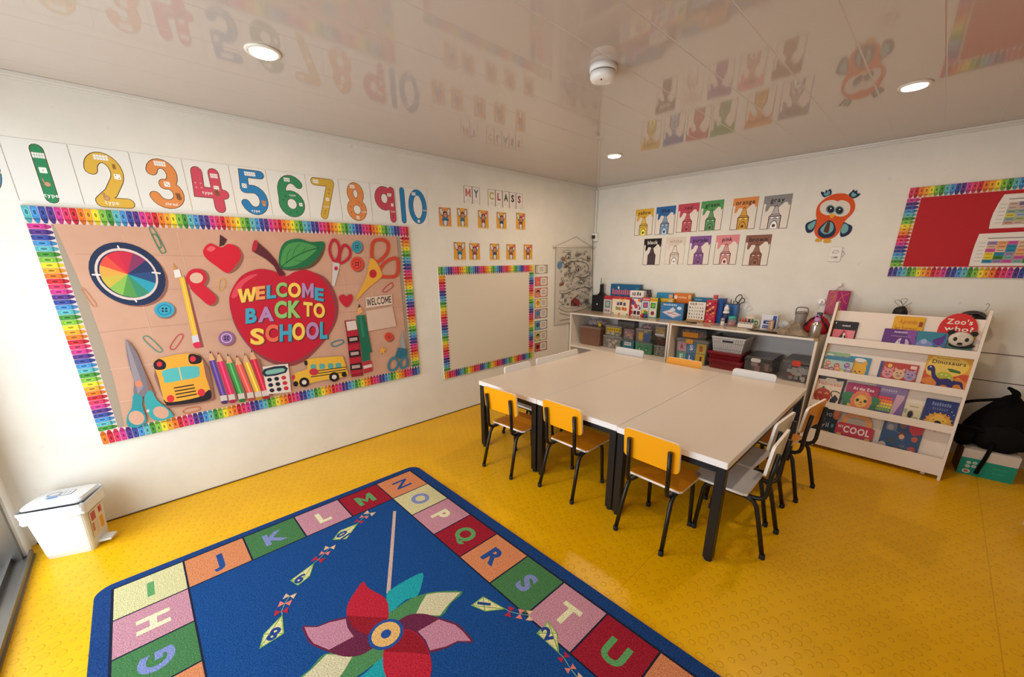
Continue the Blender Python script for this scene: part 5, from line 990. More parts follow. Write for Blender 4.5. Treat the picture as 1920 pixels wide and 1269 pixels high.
mb = MB(); mb.box(-.11, .11, -.055, .055, 0, .004, paint('#b8935c', .5)); tag(mb.build('wooden_tray', loc=(q.x-.09, -.40, ST)), 'thin wooden board lying at the left front of the right shelf top', 'board')
for i, (px, py, r_, lb) in enumerate(((1338, 616, .2, 'loose white paper sheet on the right shelf top, left one'), (1368, 617, -.1, 'loose white paper sheet on the right shelf top, beside the marker tray'))):
    q = hit(px, py, 2, ST); mb = MB(); mb.box(-.065, .065, -.04, .04, .0, .0012, paint('#cfc2b2', .6)); mb.box(-.05, .04, -.02, -.018, .0012, .0014, P('#9a8a7c')); mb.box(-.05, .05, .0, .002, .0012, .0014, P('#9a8a7c')); tag(mb.build('paper_sheet', loc=(q.x, -.40+.02*i, ST), rz=r_), lb, 'paper')
# red bag
rx, rz0 = px_x(1534, 600, -.17), ST; t = thing('red_bag', 'red drawstring bag with black straps behind the steel bottle', 'bag', (rx, -.15, ST))
mb = MB(); mb.lathe([(.0, .0), (.075, .004), (.095, .03), (.09, .08), (.062, .125), (.03, .15), (.012, .158), (0, .158)], paint('#b01228', .6, var=.12, scale=12), n=24, sy=.72); mb.build('pouch', t)
for pts in ([(-.012, -.02, .156), (-.055, -.05, .115), (-.088, -.05, .06)], [(.0, -.02, .156), (.055, -.06, .105), (.085, -.058, .05)]): mb = MB(); mb.tube(sm(pts, False, 4), .006, MBLK, 8); mb.build('strap', t)
mb = MB(); mb.box(-.02, .02, -.012, .012, .155, .182, MBLK); mb.build('strap_loop', t, bevel=.004)
# ---- tubs and boxes inside the shelves
def contents_mesh(x0, x1, y0, y1, z0, z1, cols, n, seed, s=.022):
    r_ = random.Random(seed); mb = MB()
    for i in range(n):
        a, b, c = r_.uniform(x0+s, x1-s), y0+s*.6+(y1-y0-s*1.2)*r_.random()**2, r_.uniform(z0+s*.5, z1-s*.5); q = r_.uniform(.4, 1)*s; e = r_.uniform(.4, 1)*s
        mb.box(a-q, a+q, b-s*.5, b+s*.5, c-e, c+e, paint(r_.choice(cols), .5))
    return mb
GB = 'storage tubs in the low shelves'
def tub(name, label, x0, x1, yt, y, d, z, body, lid, cols, lidh=.016, taper=.9, n=26, clasp=None, seed=1, draw=None, cs=.02, lidtop=None):
    a0, a1, zt = fr(x0, x1, yt, y); w_, h_ = a1-a0, zt-z; t = thing(name, label, 'storage box', ((a0+a1)/2, y+d/2, z+.0005), group=GB); bh = h_-lidh
    mb = MB(); o0, o1 = rrect(-w_/2*taper, w_/2*taper, -d/2*taper, d/2*taper, .012, 3), rrect(-w_/2*.97, w_/2*.97, -d/2*.97, d/2*.97, .014, 3); N = len(o0)
    mb.add([(x, y_, 0) for x, y_ in o0]+[(x, y_, bh) for x, y_ in o1], [tuple(range(N-1, -1, -1))]+[(k, (k+1) % N, N+(k+1) % N, N+k) for k in range(N)], body); mb.build('tub', t)
    if lid: mb = MB(); mb.prism(rrect(-w_/2, w_/2, -d/2, d/2, .014, 3), bh, bh+lidh*.6, lid); mb.prism(rrect(-w_/2*.93, w_/2*.93, -d/2*.93, d/2*.93, .012, 3), bh+lidh*.6, h_, lidtop or lid); mb.build('lid', t, bevel=.002)
    if cols: contents_mesh(-w_/2*taper*.95, w_/2*taper*.95, -d/2*taper*.96, d/2*taper*.9, .006, bh*.9, cols, n, seed, cs).build('contents', t)
    if clasp: mb = MB(); cw_, cz_, ch_ = clasp[1]*w_, bh+lidh*.4, clasp[2]; mb.prism(rrect(-cw_/2, cw_/2, -ch_*.7, ch_*.3, min(ch_*.45, cw_*.3), 4), -d/2-.008, -d/2+.002, paint(clasp[0], .4), fn=lambda x, zz, yy: (x+clasp[3]*w_, yy, cz_+zz)); mb.build('clasp', t)
    if draw:
        yy = -d/2; a = Art(lambda u, v: Vector(((u-.5)*w_*(taper+(.97-taper)*v), -d/2*(taper+(.97-taper)*v), v*bh))+t.location, NYm, t.location, .0008, 4e-5); draw(a); a.build('print', t)
    return zt
CL = clear('#ece4dc', .2, .12); CLG = clear('#cfd6d2', .24, .12); CLL = clear('#e8e0da', .42, .15); CLD = clear('#8a8684', .35, .15)
z1 = tub('storage_tub', 'brown tinted plastic tub in the left corner of the left shelf unit', 1086, 1126, 612, -.34, .24, SM, clear('#a87860', .55, .2), clear('#b8a294', .6, .2), ['#7a4a38', '#8a5a40', '#9a7044', '#5a342a'], .022, .84, 24, seed=2)
x0m = (px_x(1095, 608, -.3)+px_x(1134, 608, -.3))/2; t = thing('toy_bag', 'clear bag of mixed toys with a yellow piece on top of the brown tub', 'bag', (x0m, -.23, z1+.001))
mb = MB(); mb.blob((0, 0, .048), (.13, .085, .047), clear('#d8cfd0', .3, .15), 20, 12, lambda v: v*(1+.1*math.sin(8*v.x)+.08*math.sin(9*v.z+4*v.y))); mb.build('bag', t)
contents_mesh(-.1, .1, -.07, .05, .012, .075, ['#8a7a86', '#a89a98', '#6a5a60', '#c0a89a', '#d8c46a'], 24, 4, .02).build('contents', t); mb = MB(); mb.blob((.085, -.07, .028), (.026, .014, .026), paint('#d8b41e', .5), 10, 8, lambda v: v*(1+.2*math.sin(5*math.atan2(v.z, v.x)))); mb.build('star_piece', t)
z1 = tub('storage_tub', 'clear tub of beige building blocks beside the brown tub', 1129, 1164, 630, -.30, .155, SM, CL, CLL, ['#b8a690', '#c8b8a2', '#8f7f6c', '#d6c8b2', '#6f7a5a'], .014, .92, 40, seed=3)
tub('storage_tub', 'clear tub of yellow and blue pieces on top of the beige block tub', 1133, 1165, 611, -.295, .145, z1, CL, CLL, ['#d8b41e', '#e0c43a', '#5a8ab0', '#3f6f98', '#c8d0d4'], .012, .92, 36, seed=4, draw=lambda a: (a.rect(.12, .5, .95, .92, '#d8b62a'), [a.ell(.2+.14*i, .7, .05, .14, '#8a7420') for i in range(6)]))
z1 = tub('storage_tub', 'teal tub with a white label in the middle of the left shelf unit', 1165.5, 1188.5, 637, -.285, .14, SM, paint('#2a7488', .4), CLG, [], .016, .95, 0, draw=lambda a: (a.rect(.2, .55, .78, .9, '#cfcac6'), squig(a, .26, .72, .74, .08, '#7a7472', 5)))
tub('storage_tub', 'small clear tub of orange and pink pieces on top of the teal tub', 1168, 1188.5, 617, -.28, .13, z1, CL, clear('#c8a8a4', .5, .2), ['#c87a3a', '#9a4a50', '#d89a4a', '#a86a78'], .014, .92, 26, seed=6)
tub('storage_tub', 'tall grey box with a dark lid at the back of the left shelf unit', 1157, 1190, 601, -.135, .1, SM, paint('#6f6660', .5), paint('#3a3534', .4), [], .02, .96, 0)
z1 = tub('storage_tub', 'green oval tub with flower shapes in the left shelf unit', 1189, 1223, 642, -.305, .2, SM, paint('#4f8a6a', .45), clear('#a8c0b0', .5, .2), [], .018, .9, 0, draw=lambda a: [(a.ell(x, .45, .11, .26, '#2f6a4c'), a.ell(x, .45, .06, .14, '#8ab49a')) for x in (.28, .68)])
z2 = tub('storage_tub', 'clear tub of yellow and blue cubes on top of the green tub', 1191, 1221, 617, -.295, .18, z1, CL, CLL, ['#d8ae3a', '#4a6a9a', '#3a5a8a', '#c8a05a', '#b85a6a'], .014, .94, 30, seed=8, draw=lambda a: (a.rect(.22, .2, .5, .8, '#d0a63a'), a.rect(.55, .05, .95, .78, '#4a6490')))
xb = px_x(1212, 612, -.24); t = thing('toy_bag', 'small bag of pink and brown toys on top of the yellow and blue cube tub', 'bag', (xb, -.22, z2+.001)); mb = MB(); mb.blob((0, 0, .026), (.075, .06, .026), clear('#d8c8cc', .3, .15), 16, 10, lambda v: v*(1+.1*math.sin(9*v.x))); mb.build('bag', t); contents_mesh(-.055, .055, -.045, .03, .008, .042, ['#7a3a48', '#c88a94', '#3a2628', '#d8c8c0'], 18, 9, .015).build('contents', t)
z1 = tub('storage_tub', 'small clear tub at the right end of the left shelf unit', 1224, 1246, 648, -.29, .16, SM, CLG, CLL, ['#a89c90', '#8a8078', '#b8aca0'], .012, .92, 20, seed=10)
z2 = tub('storage_tub', 'dark tub of red and yellow pieces at the right end of the left shelf unit', 1229, 1247, 630, -.285, .15, z1, clear('#6a5a54', .4, .2), CLL, ['#b8322e', '#d8a23a', '#7a2a2a', '#c8642e'], .012, .95, 22, seed=11)
tub('storage_tub', 'tub of yellow blocks topmost at the right end of the left shelf unit', 1227, 1248, 613, -.28, .15, z2, clear('#d8c8a0', .3, .15), CLL, ['#d0a634', '#b88a2a', '#d8b85a'], .01, .95, 24, seed=12, draw=lambda a: a.rect(.05, .0, .95, .22, '#d6cdc8'))
def d_abc(a):
    for i, j, c, ch, tc in ((0, 1, '#b8949c', 'A', '#9a2a34'), (1, 1, '#5a7a9a', 'S', '#cfd6de'), (2, 1, '#c0a04e', 'B', '#9a4a34'), (0, 0, '#6a9a8c', 'E', '#cfe0d8'), (1, 0, '#4a6a94', 'L', '#c8d2e0'), (2, 0, '#c8a23e', 'J', '#4a3a34')):
        x, y = .05+i*.31, .04+j*.47; a.rect(x, y, x+.29, y+.44, c); a.text(ch, (x+.09, y+.1), (x+.2, y+.1), (0, .24), tc, 2)
z1 = tub('alphabet_tub', 'tub of alphabet blocks with an orange clasp at the left of the right shelf unit', 1266, 1329, 636, -.365, .26, SM, CLG, clear('#b8b0a8', .55, .2), ['#6a9a8c', '#c8a23e', '#4a6a94', '#b8949c'], .026, .9, 30, ('#e8941e', .23, .05, -.06), 13, d_abc, .028)
tub('storage_tub', 'clear box with a black lid and orange contents on top of the alphabet tub', 1274, 1326, 616, -.345, .2, z1, CLD, paint('#1c2026', .35), ['#d8841e', '#e0983a', '#c8741a'], .018, .92, 26, seed=14, draw=lambda a: a.rect(.1, .12, .7, .7, '#d8851c'))
zt = SM
for i, (yt, lb) in enumerate(((676, 'lower dark red plastic tray under the white basket'), (661, 'upper dark red plastic tray directly under the white basket'))):
    a0, a1, z_ = fr(1324, 1392, yt, -.385); w_ = a1-a0; t = thing('red_tray', lb, 'tray', ((a0+a1)/2, -.235, zt+.0005), group='red trays'); h_ = z_-zt; m = paint('#7d0d1e', .35)
    mb = MB(); o0, o1 = rrect(-w_/2*.88, w_/2*.88, -.13, .13, .02, 3), rrect(-w_/2*.95, w_/2*.95, -.142, .142, .02, 3); N = len(o0); mb.add([(x, y_, 0) for x, y_ in o0]+[(x, y_, h_*.7) for x, y_ in o1], [tuple(range(N-1, -1, -1))]+[(k, (k+1) % N, N+(k+1) % N, N+k) for k in range(N)], m); mb.build('tray', t)
    mb = MB(); mb.prism(rrect(-w_/2, w_/2, -.15, .15, .022, 3), h_*.7, h_-.001, m); mb.build('rim', t, bevel=.003); zt = z_
a0, a1, z_ = fr(1333, 1397, 633, -.38); w_ = a1-a0; t = thing('white_basket', 'white woven plastic basket with an oval handle hole on the red trays', 'basket', ((a0+a1)/2, -.24, zt+.0005)); h_ = z_-zt; MBK = paint('#e8e2de', .5)
mb = MB(); T_ = .86
def bwall(p, q, nn):
    for i in range(nn):                         # vertical strips with dark slots between them
        f0, f1 = i/nn, (i+.72)/nn; pts = []
        for f in (f0, f1): x, y_ = p[0]+(q[0]-p[0])*f, p[1]+(q[1]-p[1])*f; pts.append((x, y_))
        (xa, ya), (xb, yb) = pts; mb.add([(xa*T_, ya*T_, 0), (xb*T_, yb*T_, 0), (xb, yb, h_), (xa, ya, h_)], [(0, 1, 2, 3)], MBK)
    for k in range(7): f0, f1 = k/7, k/7+.06; g0, g1 = T_+(1-T_)*f0, T_+(1-T_)*f1; mb.add([(p[0]*g0, p[1]*g0, h_*f0), (q[0]*g0, q[1]*g0, h_*f0), (q[0]*g1, q[1]*g1, h_*f1), (p[0]*g1, p[1]*g1, h_*f1)], [(0, 1, 2, 3)], MBK)
C4 = [(-w_/2, -.13), (w_/2, -.13), (w_/2, .13), (-w_/2, .13)]
for i in range(4): bwall(C4[i], C4[(i+1) % 4], 16)
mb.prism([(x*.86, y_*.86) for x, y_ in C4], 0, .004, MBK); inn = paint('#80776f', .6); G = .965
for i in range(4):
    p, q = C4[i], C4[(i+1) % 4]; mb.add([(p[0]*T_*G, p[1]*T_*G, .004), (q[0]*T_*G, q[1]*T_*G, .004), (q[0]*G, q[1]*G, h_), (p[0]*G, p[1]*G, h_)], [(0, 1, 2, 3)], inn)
mb.build('woven_sides', t)
mb = MB(); R4 = rrect(-w_/2-.004, w_/2+.004, -.134, .134, .012, 3); R5 = rrect(-w_/2*.95, w_/2*.95, -.122, .122, .01, 3); N = len(R4)
mb.add([(x, y_, h_) for x, y_ in R4]+[(x, y_, h_) for x, y_ in R5]+[(x, y_, h_-.014) for x, y_ in R4], [(k, (k+1) % N, N+(k+1) % N, N+k) for k in range(N)]+[(k, (k+1) % N, 2*N+(k+1) % N, 2*N+k) for k in range(N)], MBK); mb.build('rim', t)
mb = MB(); mb.prism(rrect(-w_*.2, w_*.2, h_*.62, h_*.82, h_*.095, 5), -.1335, -.128, MBK, fn=lambda x, z, y: (x, y, z)); mb.prism(rrect(-w_*.17, w_*.17, h_*.65, h_*.79, h_*.065, 5), -.1345, -.1335, paint('#3a2a26', .7), fn=lambda x, z, y: (x, y, z)); mb.build('handle_hole', t)
tub('lidded_box', 'large clear box with a dark grey lid and white clasp in the right shelf unit', 1394, 1450, 671, -.40, .34, SM, clear('#c8c4c2', .14, .1), paint('#3f3b3b', .3), ['#a87868', '#b89080', '#8a6a60', '#c8a898'], .03, .93, 14, ('#cfc8c2', .34, .036, -.08), 15, None, .03, paint('#5c5756', .25))
tub('lidded_box', 'clear box with a red clasp at the right end of the low shelves', 1466, 1524, 676, -.375, .3, SM, clear('#c8c4c4', .14, .1), clear('#8f8884', .6, .15), ['#a8a8ac', '#d0d0d2', '#7a8080', '#e0e0e0', '#8a3a3a'], .028, .9, 40, ('#d8402a', .3, .05, -.02), 16, None, .03)
# ------------------------------------------------------------------ leaning display rack with picture books
RO = Vector((2.645, -.67, 0)); RV = Vector((0, .34, 1.152)); RN = Vector((0, -.95910, .28307)); RWD = .835
MRK = paint('#eadccf', .42); MYI = paint('#cf9a3a', .5)
rack = thing('book_rack', 'white leaning book display rack on castors with four tiers of picture books', 'book rack', tuple(RO))
def rp(a, t, off=0): return Vector((a, 0, 0))+RV*t+RN*off
for x, s in ((0, 1), (RWD-.016, -1)):
    mb = MB(); pr = [(0, 0), (.34, 1.152), (.45, 1.152), (.375, .0), (.335, 0), (.335, .05), (.04, .05), (.03, 0)]
    pr = [(0, 0), (.34, 1.152), (.44, 1.152), (.40, 0), (.365, 0), (.36, .045), (.05, .045), (.028, 0)]
    fn = lambda y, z, q: (q, y, z); mb.prism(pr, x, x+.016, MRK, fn=fn)
    if s > 0: mb.add([(x+.0163, y, z) for y, z in ((.016, .045), (.344, 1.15), (.435, 1.15), (.4, .045))], [(0, 1, 2, 3)], MYI)
    mb.build('side_panel', rack)
def plate(nm, a0, a1, t0, t1, o0, o1, m=MRK, parent=rack):
    mb = MB(); vs = [rp(a, t, o) for o in (o0, o1) for a, t in ((a0, t0), (a1, t0), (a1, t1), (a0, t1))]
    mb.add(vs, [(3, 2, 1, 0), (4, 5, 6, 7), (0, 1, 5, 4), (1, 2, 6, 5), (2, 3, 7, 6), (3, 0, 4, 7)], m); return mb.build(nm, parent)
plate('back_panel', .016, RWD-.016, .06, .955, -.068, -.058)
LIPS = [(.765, .045), (.542, .045), (.326, .045), (.127, .1)]
for tl, h_ in LIPS:
    plate('front_lip', .016, RWD-.016, tl-h_, tl, -.010, -.001); plate('tier_floor', .016, RWD-.016, tl-h_, tl-h_+.01, -.058, -.010)
for x in (.09, RWD-.09):
    mb = MB(); mb.box(x-.006, x+.006, .03, .075, .02, .06, paint('#a8a49e', .4)); cs = mb.build('caster', rack)
    mb = MB(); q = [(.0175*math.cos(a), .0175*math.sin(a)) for a in (2*PI*i/20 for i in range(20))]; mb.prism(q, x-.011, x+.011, paint('#d8cfc6', .4), fn=lambda u, v, e: (e, .045+u, .0178+v)); mb.build('wheel', cs)
BG = 'picture books on the display rack'
def rkp(px, py, off):
    d = ray(px, py); A_ = RO+RN*off; t = (A_-CAM).dot(RN)/d.dot(RN); q = CAM+d*t-A_; return q.x, q.dot(RV)/RV.dot(RV)
def book(label, tier, x0, x1, yt0, yt1, base, draw, dx=-7, th=.012, layer=0, rad=.006, outline=None, low=0):
    off = -.058+th+.0015+layer*.0145; tl, h_ = LIPS[tier]
    aL, tL = rkp(x0, yt0, off); aR, tR = rkp(x1, yt1, off); t1 = (tL+tR)/2; t0 = tl-h_+.0105+low
    o = RO+rp((aL+aR)/2, t0, off); w_ = aR-aL; Lh = (t1-t0)
    fn = lambda u, v: RO+rp(aL+u*w_, t0+v*Lh, off)
    a = Art(fn, RN, o, 0, 3e-5); H_ = Lh*RV.length; a.asp = w_/H_
    ol = outline or [((x+.5), (y)) for x, y in [(p_[0]/w_, p_[1]/H_) for p_ in rrect(-w_/2, w_/2, 0, H_, rad, 3)]]
    N = len(ol); f = [fn(u, v)-o for u, v in ol]; bk = [p_-RN*th for p_ in f]; m = paint(base, .35, 0, .4); pg = paint('#d8cdbd', .7)
    a.mb.add(bk+f, [tuple(range(N-1, -1, -1)), tuple(range(N, 2*N))], m); a.mb.add(bk+f, [(k, (k+1) % N, N+(k+1) % N, N+k) for k in range(N)], m)
    a.mk = lambda h: paint(h, .33, 0, .45)
    draw(a); return tag(a.build('picture_book'), label, 'book', BG)
def face(a, x, y, r, c, ear=None, k=None):
    q = a.asp; a.ell(x, y, r/q if q < 1 else r, r*q if q >= 1 else r, c)
    for s in (-1, 1): a.ell(x+s*r*.35, y+r*.12, r*.1, r*.12, '#2a1c18', n=8)
    a.ell(x, y-r*.12, r*.14, r*.1, '#5a2c20', n=8)
def t_(a, txt, x0, x1, y, h, c, b=2): a.text(txt, (x0, y), (x1, y), (0, h), c, b)
# tier 1
def d1(a): a.rect(.06, .0, .94, .62, '#d8586a'); a.poly([(.25, .02), (.5, .6), (.75, .02)], '#171316'); a.poly([(.06, .62), (.45, .62), (.2, .0), (.06, .0)], '#e0707c'); a.poly([(.94, .62), (.58, .62), (.84, .0), (.94, .0)], '#e0808c'); a.poly([(.42, .05), (.52, .4), (.62, .1)], '#e8cfc0'); a.ell(.53, .42, .05, .07, '#e8d8c8'); squig(a, .38, .72, .8, .06, '#d8d0cc', 7); a.ell(.1, .9, .03, .04, '#d8d0cc')
book('black book with pink stage curtains, alone at the left of the top tier', 0, 1565, 1611, 600, 605, '#1a1618', d1)
def d2(a): t_(a, 'Aprende', .2, .78, .78, .13, '#b8641a', 1); t_(a, 'las formas', .1, .82, .58, .13, '#a8541a', 1); a.rect(.8, .1, .98, .9, '#d8a01c'); a.rect(.84, .72, .96, .86, '#8a3a2a'); a.ell(.9, .5, .06, .12, '#1f6a5a'); a.poly([(.84, .1), (.96, .1), (.92, .45), (.88, .45)], '#2a4a5a'); a.ell(.15, .4, .05, .06, '#d88a4a'); a.ell(.42, .36, .1, .12, '#ece4da'); a.line([(.66, .34), (.74, .44), (.7, .34)], .04, '#b8541a', True)
book('yellow book titled Aprende las formas behind the purple book on the top tier', 0, 1679, 1736.5, 590.5, 596.5, '#dfa522', d2)
def d3(a): a.poly([(.6, 1), (1, 1), (1, .2)], '#82489a'); squig(a, .32, .72, .86, .07, '#d8c8dc', 9); squig(a, .25, .85, .66, .04, '#a888b8', 12); a.poly(sm([(.36, .1), (.42, .3), (.5, .52), (.58, .56), (.56, .4), (.6, .2), (.5, .04)], n=3), '#d8cde0'); a.poly(sm([(.68, .04), (.72, .3), (.7, .55), (.78, .5), (.84, .3), (.82, .06)], n=3), '#c0aed0'); a.ell(.53, .42, .02, .04, '#4a3458', n=8)
book('purple book with two pale rabbits in front of the yellow shapes book', 0, 1659.5, 1722, 615, 620.5, '#5f2f7e', d3, layer=1)
def d4(a): a.rect(.0, .55, 1, 1, '#2f7f96'); a.poly(sm([(.05, .3), (.2, .62), (.45, .55), (.6, .4), (.4, .2), (.15, .1)], n=3), '#7a8ac0'); a.poly(sm([(.55, .62), (.8, .8), (.92, .95), (.9, .55), (.75, .4)], n=3), '#5a2f8a'); a.ell(.3, .52, .1, .12, '#9ab0d8'); a.poly([(.1, .05), (.5, .3), (.9, .1), (.8, .02), (.2, .0)], '#3f9aa4'); a.ell(.82, .2, .11, .16, '#e0a02e'); a.ell(.82, .2, .06, .09, '#e8d04a'); a.ell(.4, .12, .1, .09, '#c8607a'); a.ell(.58, .25, .09, .1, '#6aa06a')
book('teal and violet undersea picture book left of the panda book', 0, 1721, 1780, 619.5, 625.5, '#4a6aa0', d4, layer=1)
zo = [(0, 0), (1, 0), (1, .62)]+[(.5+.5*math.cos(a), .62+.38*math.sin(a)) for a in (PI*i/14 for i in range(1, 14))]+[(0, .62)]
def d5(a):
    a.poly([(0, .0), (1, 0), (1, .4), (.0, .28)], '#5f8a74'); a.poly([(.8, .4), (1, .42), (1, .62), (.86, .6)], '#a8b83a'); t_(a, "Zoo's", .18, .84, .74, .12, '#f0e6dc', 1); t_(a, 'who?', .16, .9, .58, .11, '#f0e6dc', 1)
book("red arched book titled Zoo's who? at the right end of the top tier", 0, 1768, 1842, 585, 590, '#cf2c2e', d5, outline=zo, th=.014)
p_ = rkp(1801, 637, -.03); t = thing('panda_head', 'panda face puppet in front of the red zoo book on the top tier', 'toy', tuple(RO+rp(p_[0], p_[1], -.012))); tq = -math.atan2(.34, 1.152)
def pb(nm, c, r_, col, n=16): mb = MB(); mb.blob(c, r_, paint(col, .85, var=.1, scale=40), n, 10); o = mb.build(nm, t); return o
pb('head', (0, 0, 0), (.06, .02, .052), '#d6cabb', 22); pb('body', (.01, .006, -.042), (.062, .014, .02), '#2a2624')
for s in (-1, 1): pb('ear', (s*.052, .004, .044), (.02, .01, .018), '#2a2523'); pb('eye_patch', (s*.027, -.017, .002), (.01, .006, .014), '#2c2522')
pb('nose', (0, -.02, -.027), (.013, .006, .008), '#1c1816'); mb = MB(); mb.tube([(-.014, -.016, -.036), (0, -.016, -.04), (.014, -.016, -.036)], .002, paint('#3a2c26', .7), 6); mb.build('mouth', t)
# tier 2
def d6(a): a.rect(0, .55, 1, 1, '#8fae8a'); a.ell(.25, .8, .2, .12, '#e0d8c8'); a.ell(.78, .78, .07, .09, '#d8643a')
book('pale green farm book behind the forest animals book on the second tier', 1, 1547, 1593.5, 657.5, 663, '#9ab48c', d6)
def d7(a):
    a.rect(0, .8, 1, 1, '#3a7a9a'); a.rect(0, .4, 1, .8, '#a8c0b4'); a.rect(.05, .05, 1, .3, '#6f9a3a')
    for x, y, c in ((.14, .6, '#d07a5a'), (.1, .35, '#b05a54'), (.46, .52, '#b8482e'), (.5, .38, '#d87a4a'), (.8, .6, '#8a5a9a'), (.88, .4, '#a88ab0'), (.68, .25, '#c8b83a'), (.3, .3, '#8a4a3a')): a.ell(x, y, .1, .14, c); a.ell(x-.03, y+.03, .02, .03, '#efe6da', n=8); a.ell(x+.03, y+.03, .02, .03, '#efe6da', n=8)
    a.ell(.55, .14, .3, .07, '#3f6a2a'); a.ell(.85, .1, .08, .08, '#c8c86a')
book('wide book of cartoon forest animals at the left of the second tier', 1, 1549.5, 1603, 665.5, 672, '#4a8aa0', d7, layer=1)
def d8(a): a.ell(.5, .86, .3, .09, '#e6ded6'); a.ell(.28, .72, .12, .1, '#e0a022'); a.ell(.76, .74, .12, .1, '#e0a022'); a.poly(sm([(.2, .66), (.5, .74), (.82, .66), (.88, .4), (.78, .12), (.5, .04), (.22, .14), (.12, .4)], n=3), '#e6aa1e'); a.ell(.42, .34, .04, .035, '#4a2c12'); a.ell(.62, .36, .04, .035, '#4a2c12'); a.ell(.5, .26, .05, .03, '#6a3a14')
book('small blue book with a plain yellow animal face beside the forest animals book', 1, 1594.5, 1635, 667, 672, '#3a8ab0', d8)
def d9(a):
    a.rect(.1, .72, 1, 1, '#b83a34'); a.rect(.1, 0, 1, .2, '#e0d3a8'); a.rect(0, 0, .09, 1, '#3f4a7a')
    for x, c in ((.26, '#d88a94'), (.55, '#d8b08a'), (.84, '#a890b8')): a.ell(x, .5, .15, .22, c); a.ell(x-.05, .56, .02, .03, '#3a2420', n=8); a.ell(x+.05, .56, .02, .03, '#3a2420', n=8); a.ell(x, .44, .06, .06, shade(c, .8)); a.poly([(x-.14, .66), (x-.12, .8), (x-.04, .7)], c); a.poly([(x+.14, .66), (x+.12, .8), (x+.04, .7)], c)
    a.ell(.27, .84, .06, .09, '#e0b84a'); squig(a, .3, .85, .1, .08, '#5a3a34', 10); a.rect(.8, .8, .96, .94, '#e6c8c4')
book('red book with three animal faces in the middle of the second tier', 1, 1652, 1724.5, 677, 684.5, '#b04038', d9)
def d10(a):
    a.rect(0, .0, 1, .42, '#d8822e'); a.poly([(0, .3), (.3, .44), (.55, .3), (.8, .46), (1, .34), (1, .55), (0, .55)], '#c8502e'); a.poly(sm([(.08, .45), (.06, .8), (.2, .95), (.75, .94), (.95, .78), (.86, .55), (.5, .42)], n=3), '#e6c45a'); a.poly([(.0, .0), (.25, .02), (.1, .2), (0, .22)], '#b82a3a')
    t_(a, 'Dinosaurs', .13, .88, .76, .1, '#3a2a24', 1); squig(a, .22, .72, .91, .025, '#b8742e', 12)
    a.poly(sm([(.08, .55), (.06, .66), (.16, .7), (.24, .62), (.28, .48), (.4, .36), (.6, .4), (.75, .36), (.9, .34), (.96, .2), (.98, .1), (.92, .2), (.85, .27), (.74, .24), (.72, .1), (.62, .1), (.6, .2), (.46, .2), (.44, .1), (.34, .12), (.36, .24), (.22, .38), (.16, .54)], n=3), '#2a2468'); a.poly(sm([(.3, .47), (.4, .55), (.56, .54), (.68, .44), (.7, .34), (.58, .4), (.42, .38)], n=3), '#a8b83a'); a.ell(.13, .65, .02, .02, '#e8e0d8', n=8)
    for x, y in ((.42, .48), (.52, .48), (.6, .42)): a.ell(x, y, .03, .025, '#d8d06a', n=8)
    a.poly([(.5, .66), (.58, .58), (.82, .56), (.8, .62), (.62, .66)], '#3a6a34'); a.poly(sm([(.7, .06), (.76, .16), (.86, .1), (.9, .02), (.76, .0)], n=3), '#5a7a34')
book('large yellow book titled Dinosaurs at the right end of the second tier', 1, 1742, 1827, 663, 671.5, '#dba03a', d10, th=.016)
# tier 3
def d11(a):
    a.poly([(.08, .03), (.92, .03), (.93, .93), (.72, .9), (.66, .97), (.36, .97), (.3, .9), (.07, .9)], '#ead6c0'); t_(a, 'Halloween', .14, .88, .72, .11, '#b8502a', 1); a.poly(sm([(.3, .62), (.12, .52), (.08, .32), (.16, .14), (.36, .1), (.56, .16), (.64, .34), (.58, .52), (.42, .6)], n=3), '#b83a24'); a.poly([(.26, .6), (.38, .58), (.36, .66), (.3, .68)], '#5a6a34')
    a.poly(sm([(.18, .28), (.34, .17), (.54, .26), (.36, .11)], n=3), '#ecd08a'); a.line([(.2, .42), (.26, .46), (.3, .42)], .025, '#ecd08a'); a.line([(.42, .42), (.48, .47), (.53, .43)], .025, '#ecd08a'); a.poly(sm([(.66, .06), (.64, .26), (.72, .36), (.76, .44), (.84, .38), (.9, .3), (.84, .2), (.88, .06), (.8, .06), (.78, .16), (.72, .06)], n=2), '#1c1618'); a.line([(.7, .34), (.62, .52), (.78, .56), (.9, .52)], .03, '#1c1618', smooth=3)
book('black edged book titled Halloween with a pumpkin, left end of the third tier', 2, 1532, 1588, 704, 711, '#2a1c24', d11)
def d12(a):
    a.rect(0, .0, 1, .45, '#2a6a40'); a.ell(.12, .5, .2, .18, '#2f7a48'); a.ell(.92, .5, .18, .14, '#2f7a48'); t_(a, 'At the Zoo', .22, .86, .78, .1, '#f0e2e0', 2); a.poly([(.16, .3), (.16, .0), (.42, .0), (.46, .2)], '#dcaa2e')
    for i in range(12): q = 2*PI*i/12; a.ell(.55+.24*math.cos(q), .42+.26*math.sin(q), .1, .11, '#dc7a4a', n=10)
    a.ell(.55, .42, .25, .27, '#dc7a4a'); a.ell(.55, .42, .2, .21, '#e8b44a'); a.ell(.44, .44, .05, .055, '#1c1414'); a.ell(.68, .44, .05, .055, '#1c1414'); a.ell(.56, .38, .04, .03, '#8a3a2a'); a.line([(.5, .32), (.56, .29), (.62, .32)], .014, '#8a3a2a')
book('magenta book titled At the Zoo with a round lion face on the third tier', 2, 1590, 1651, 716, 725, '#a82a5c', d12, layer=1)
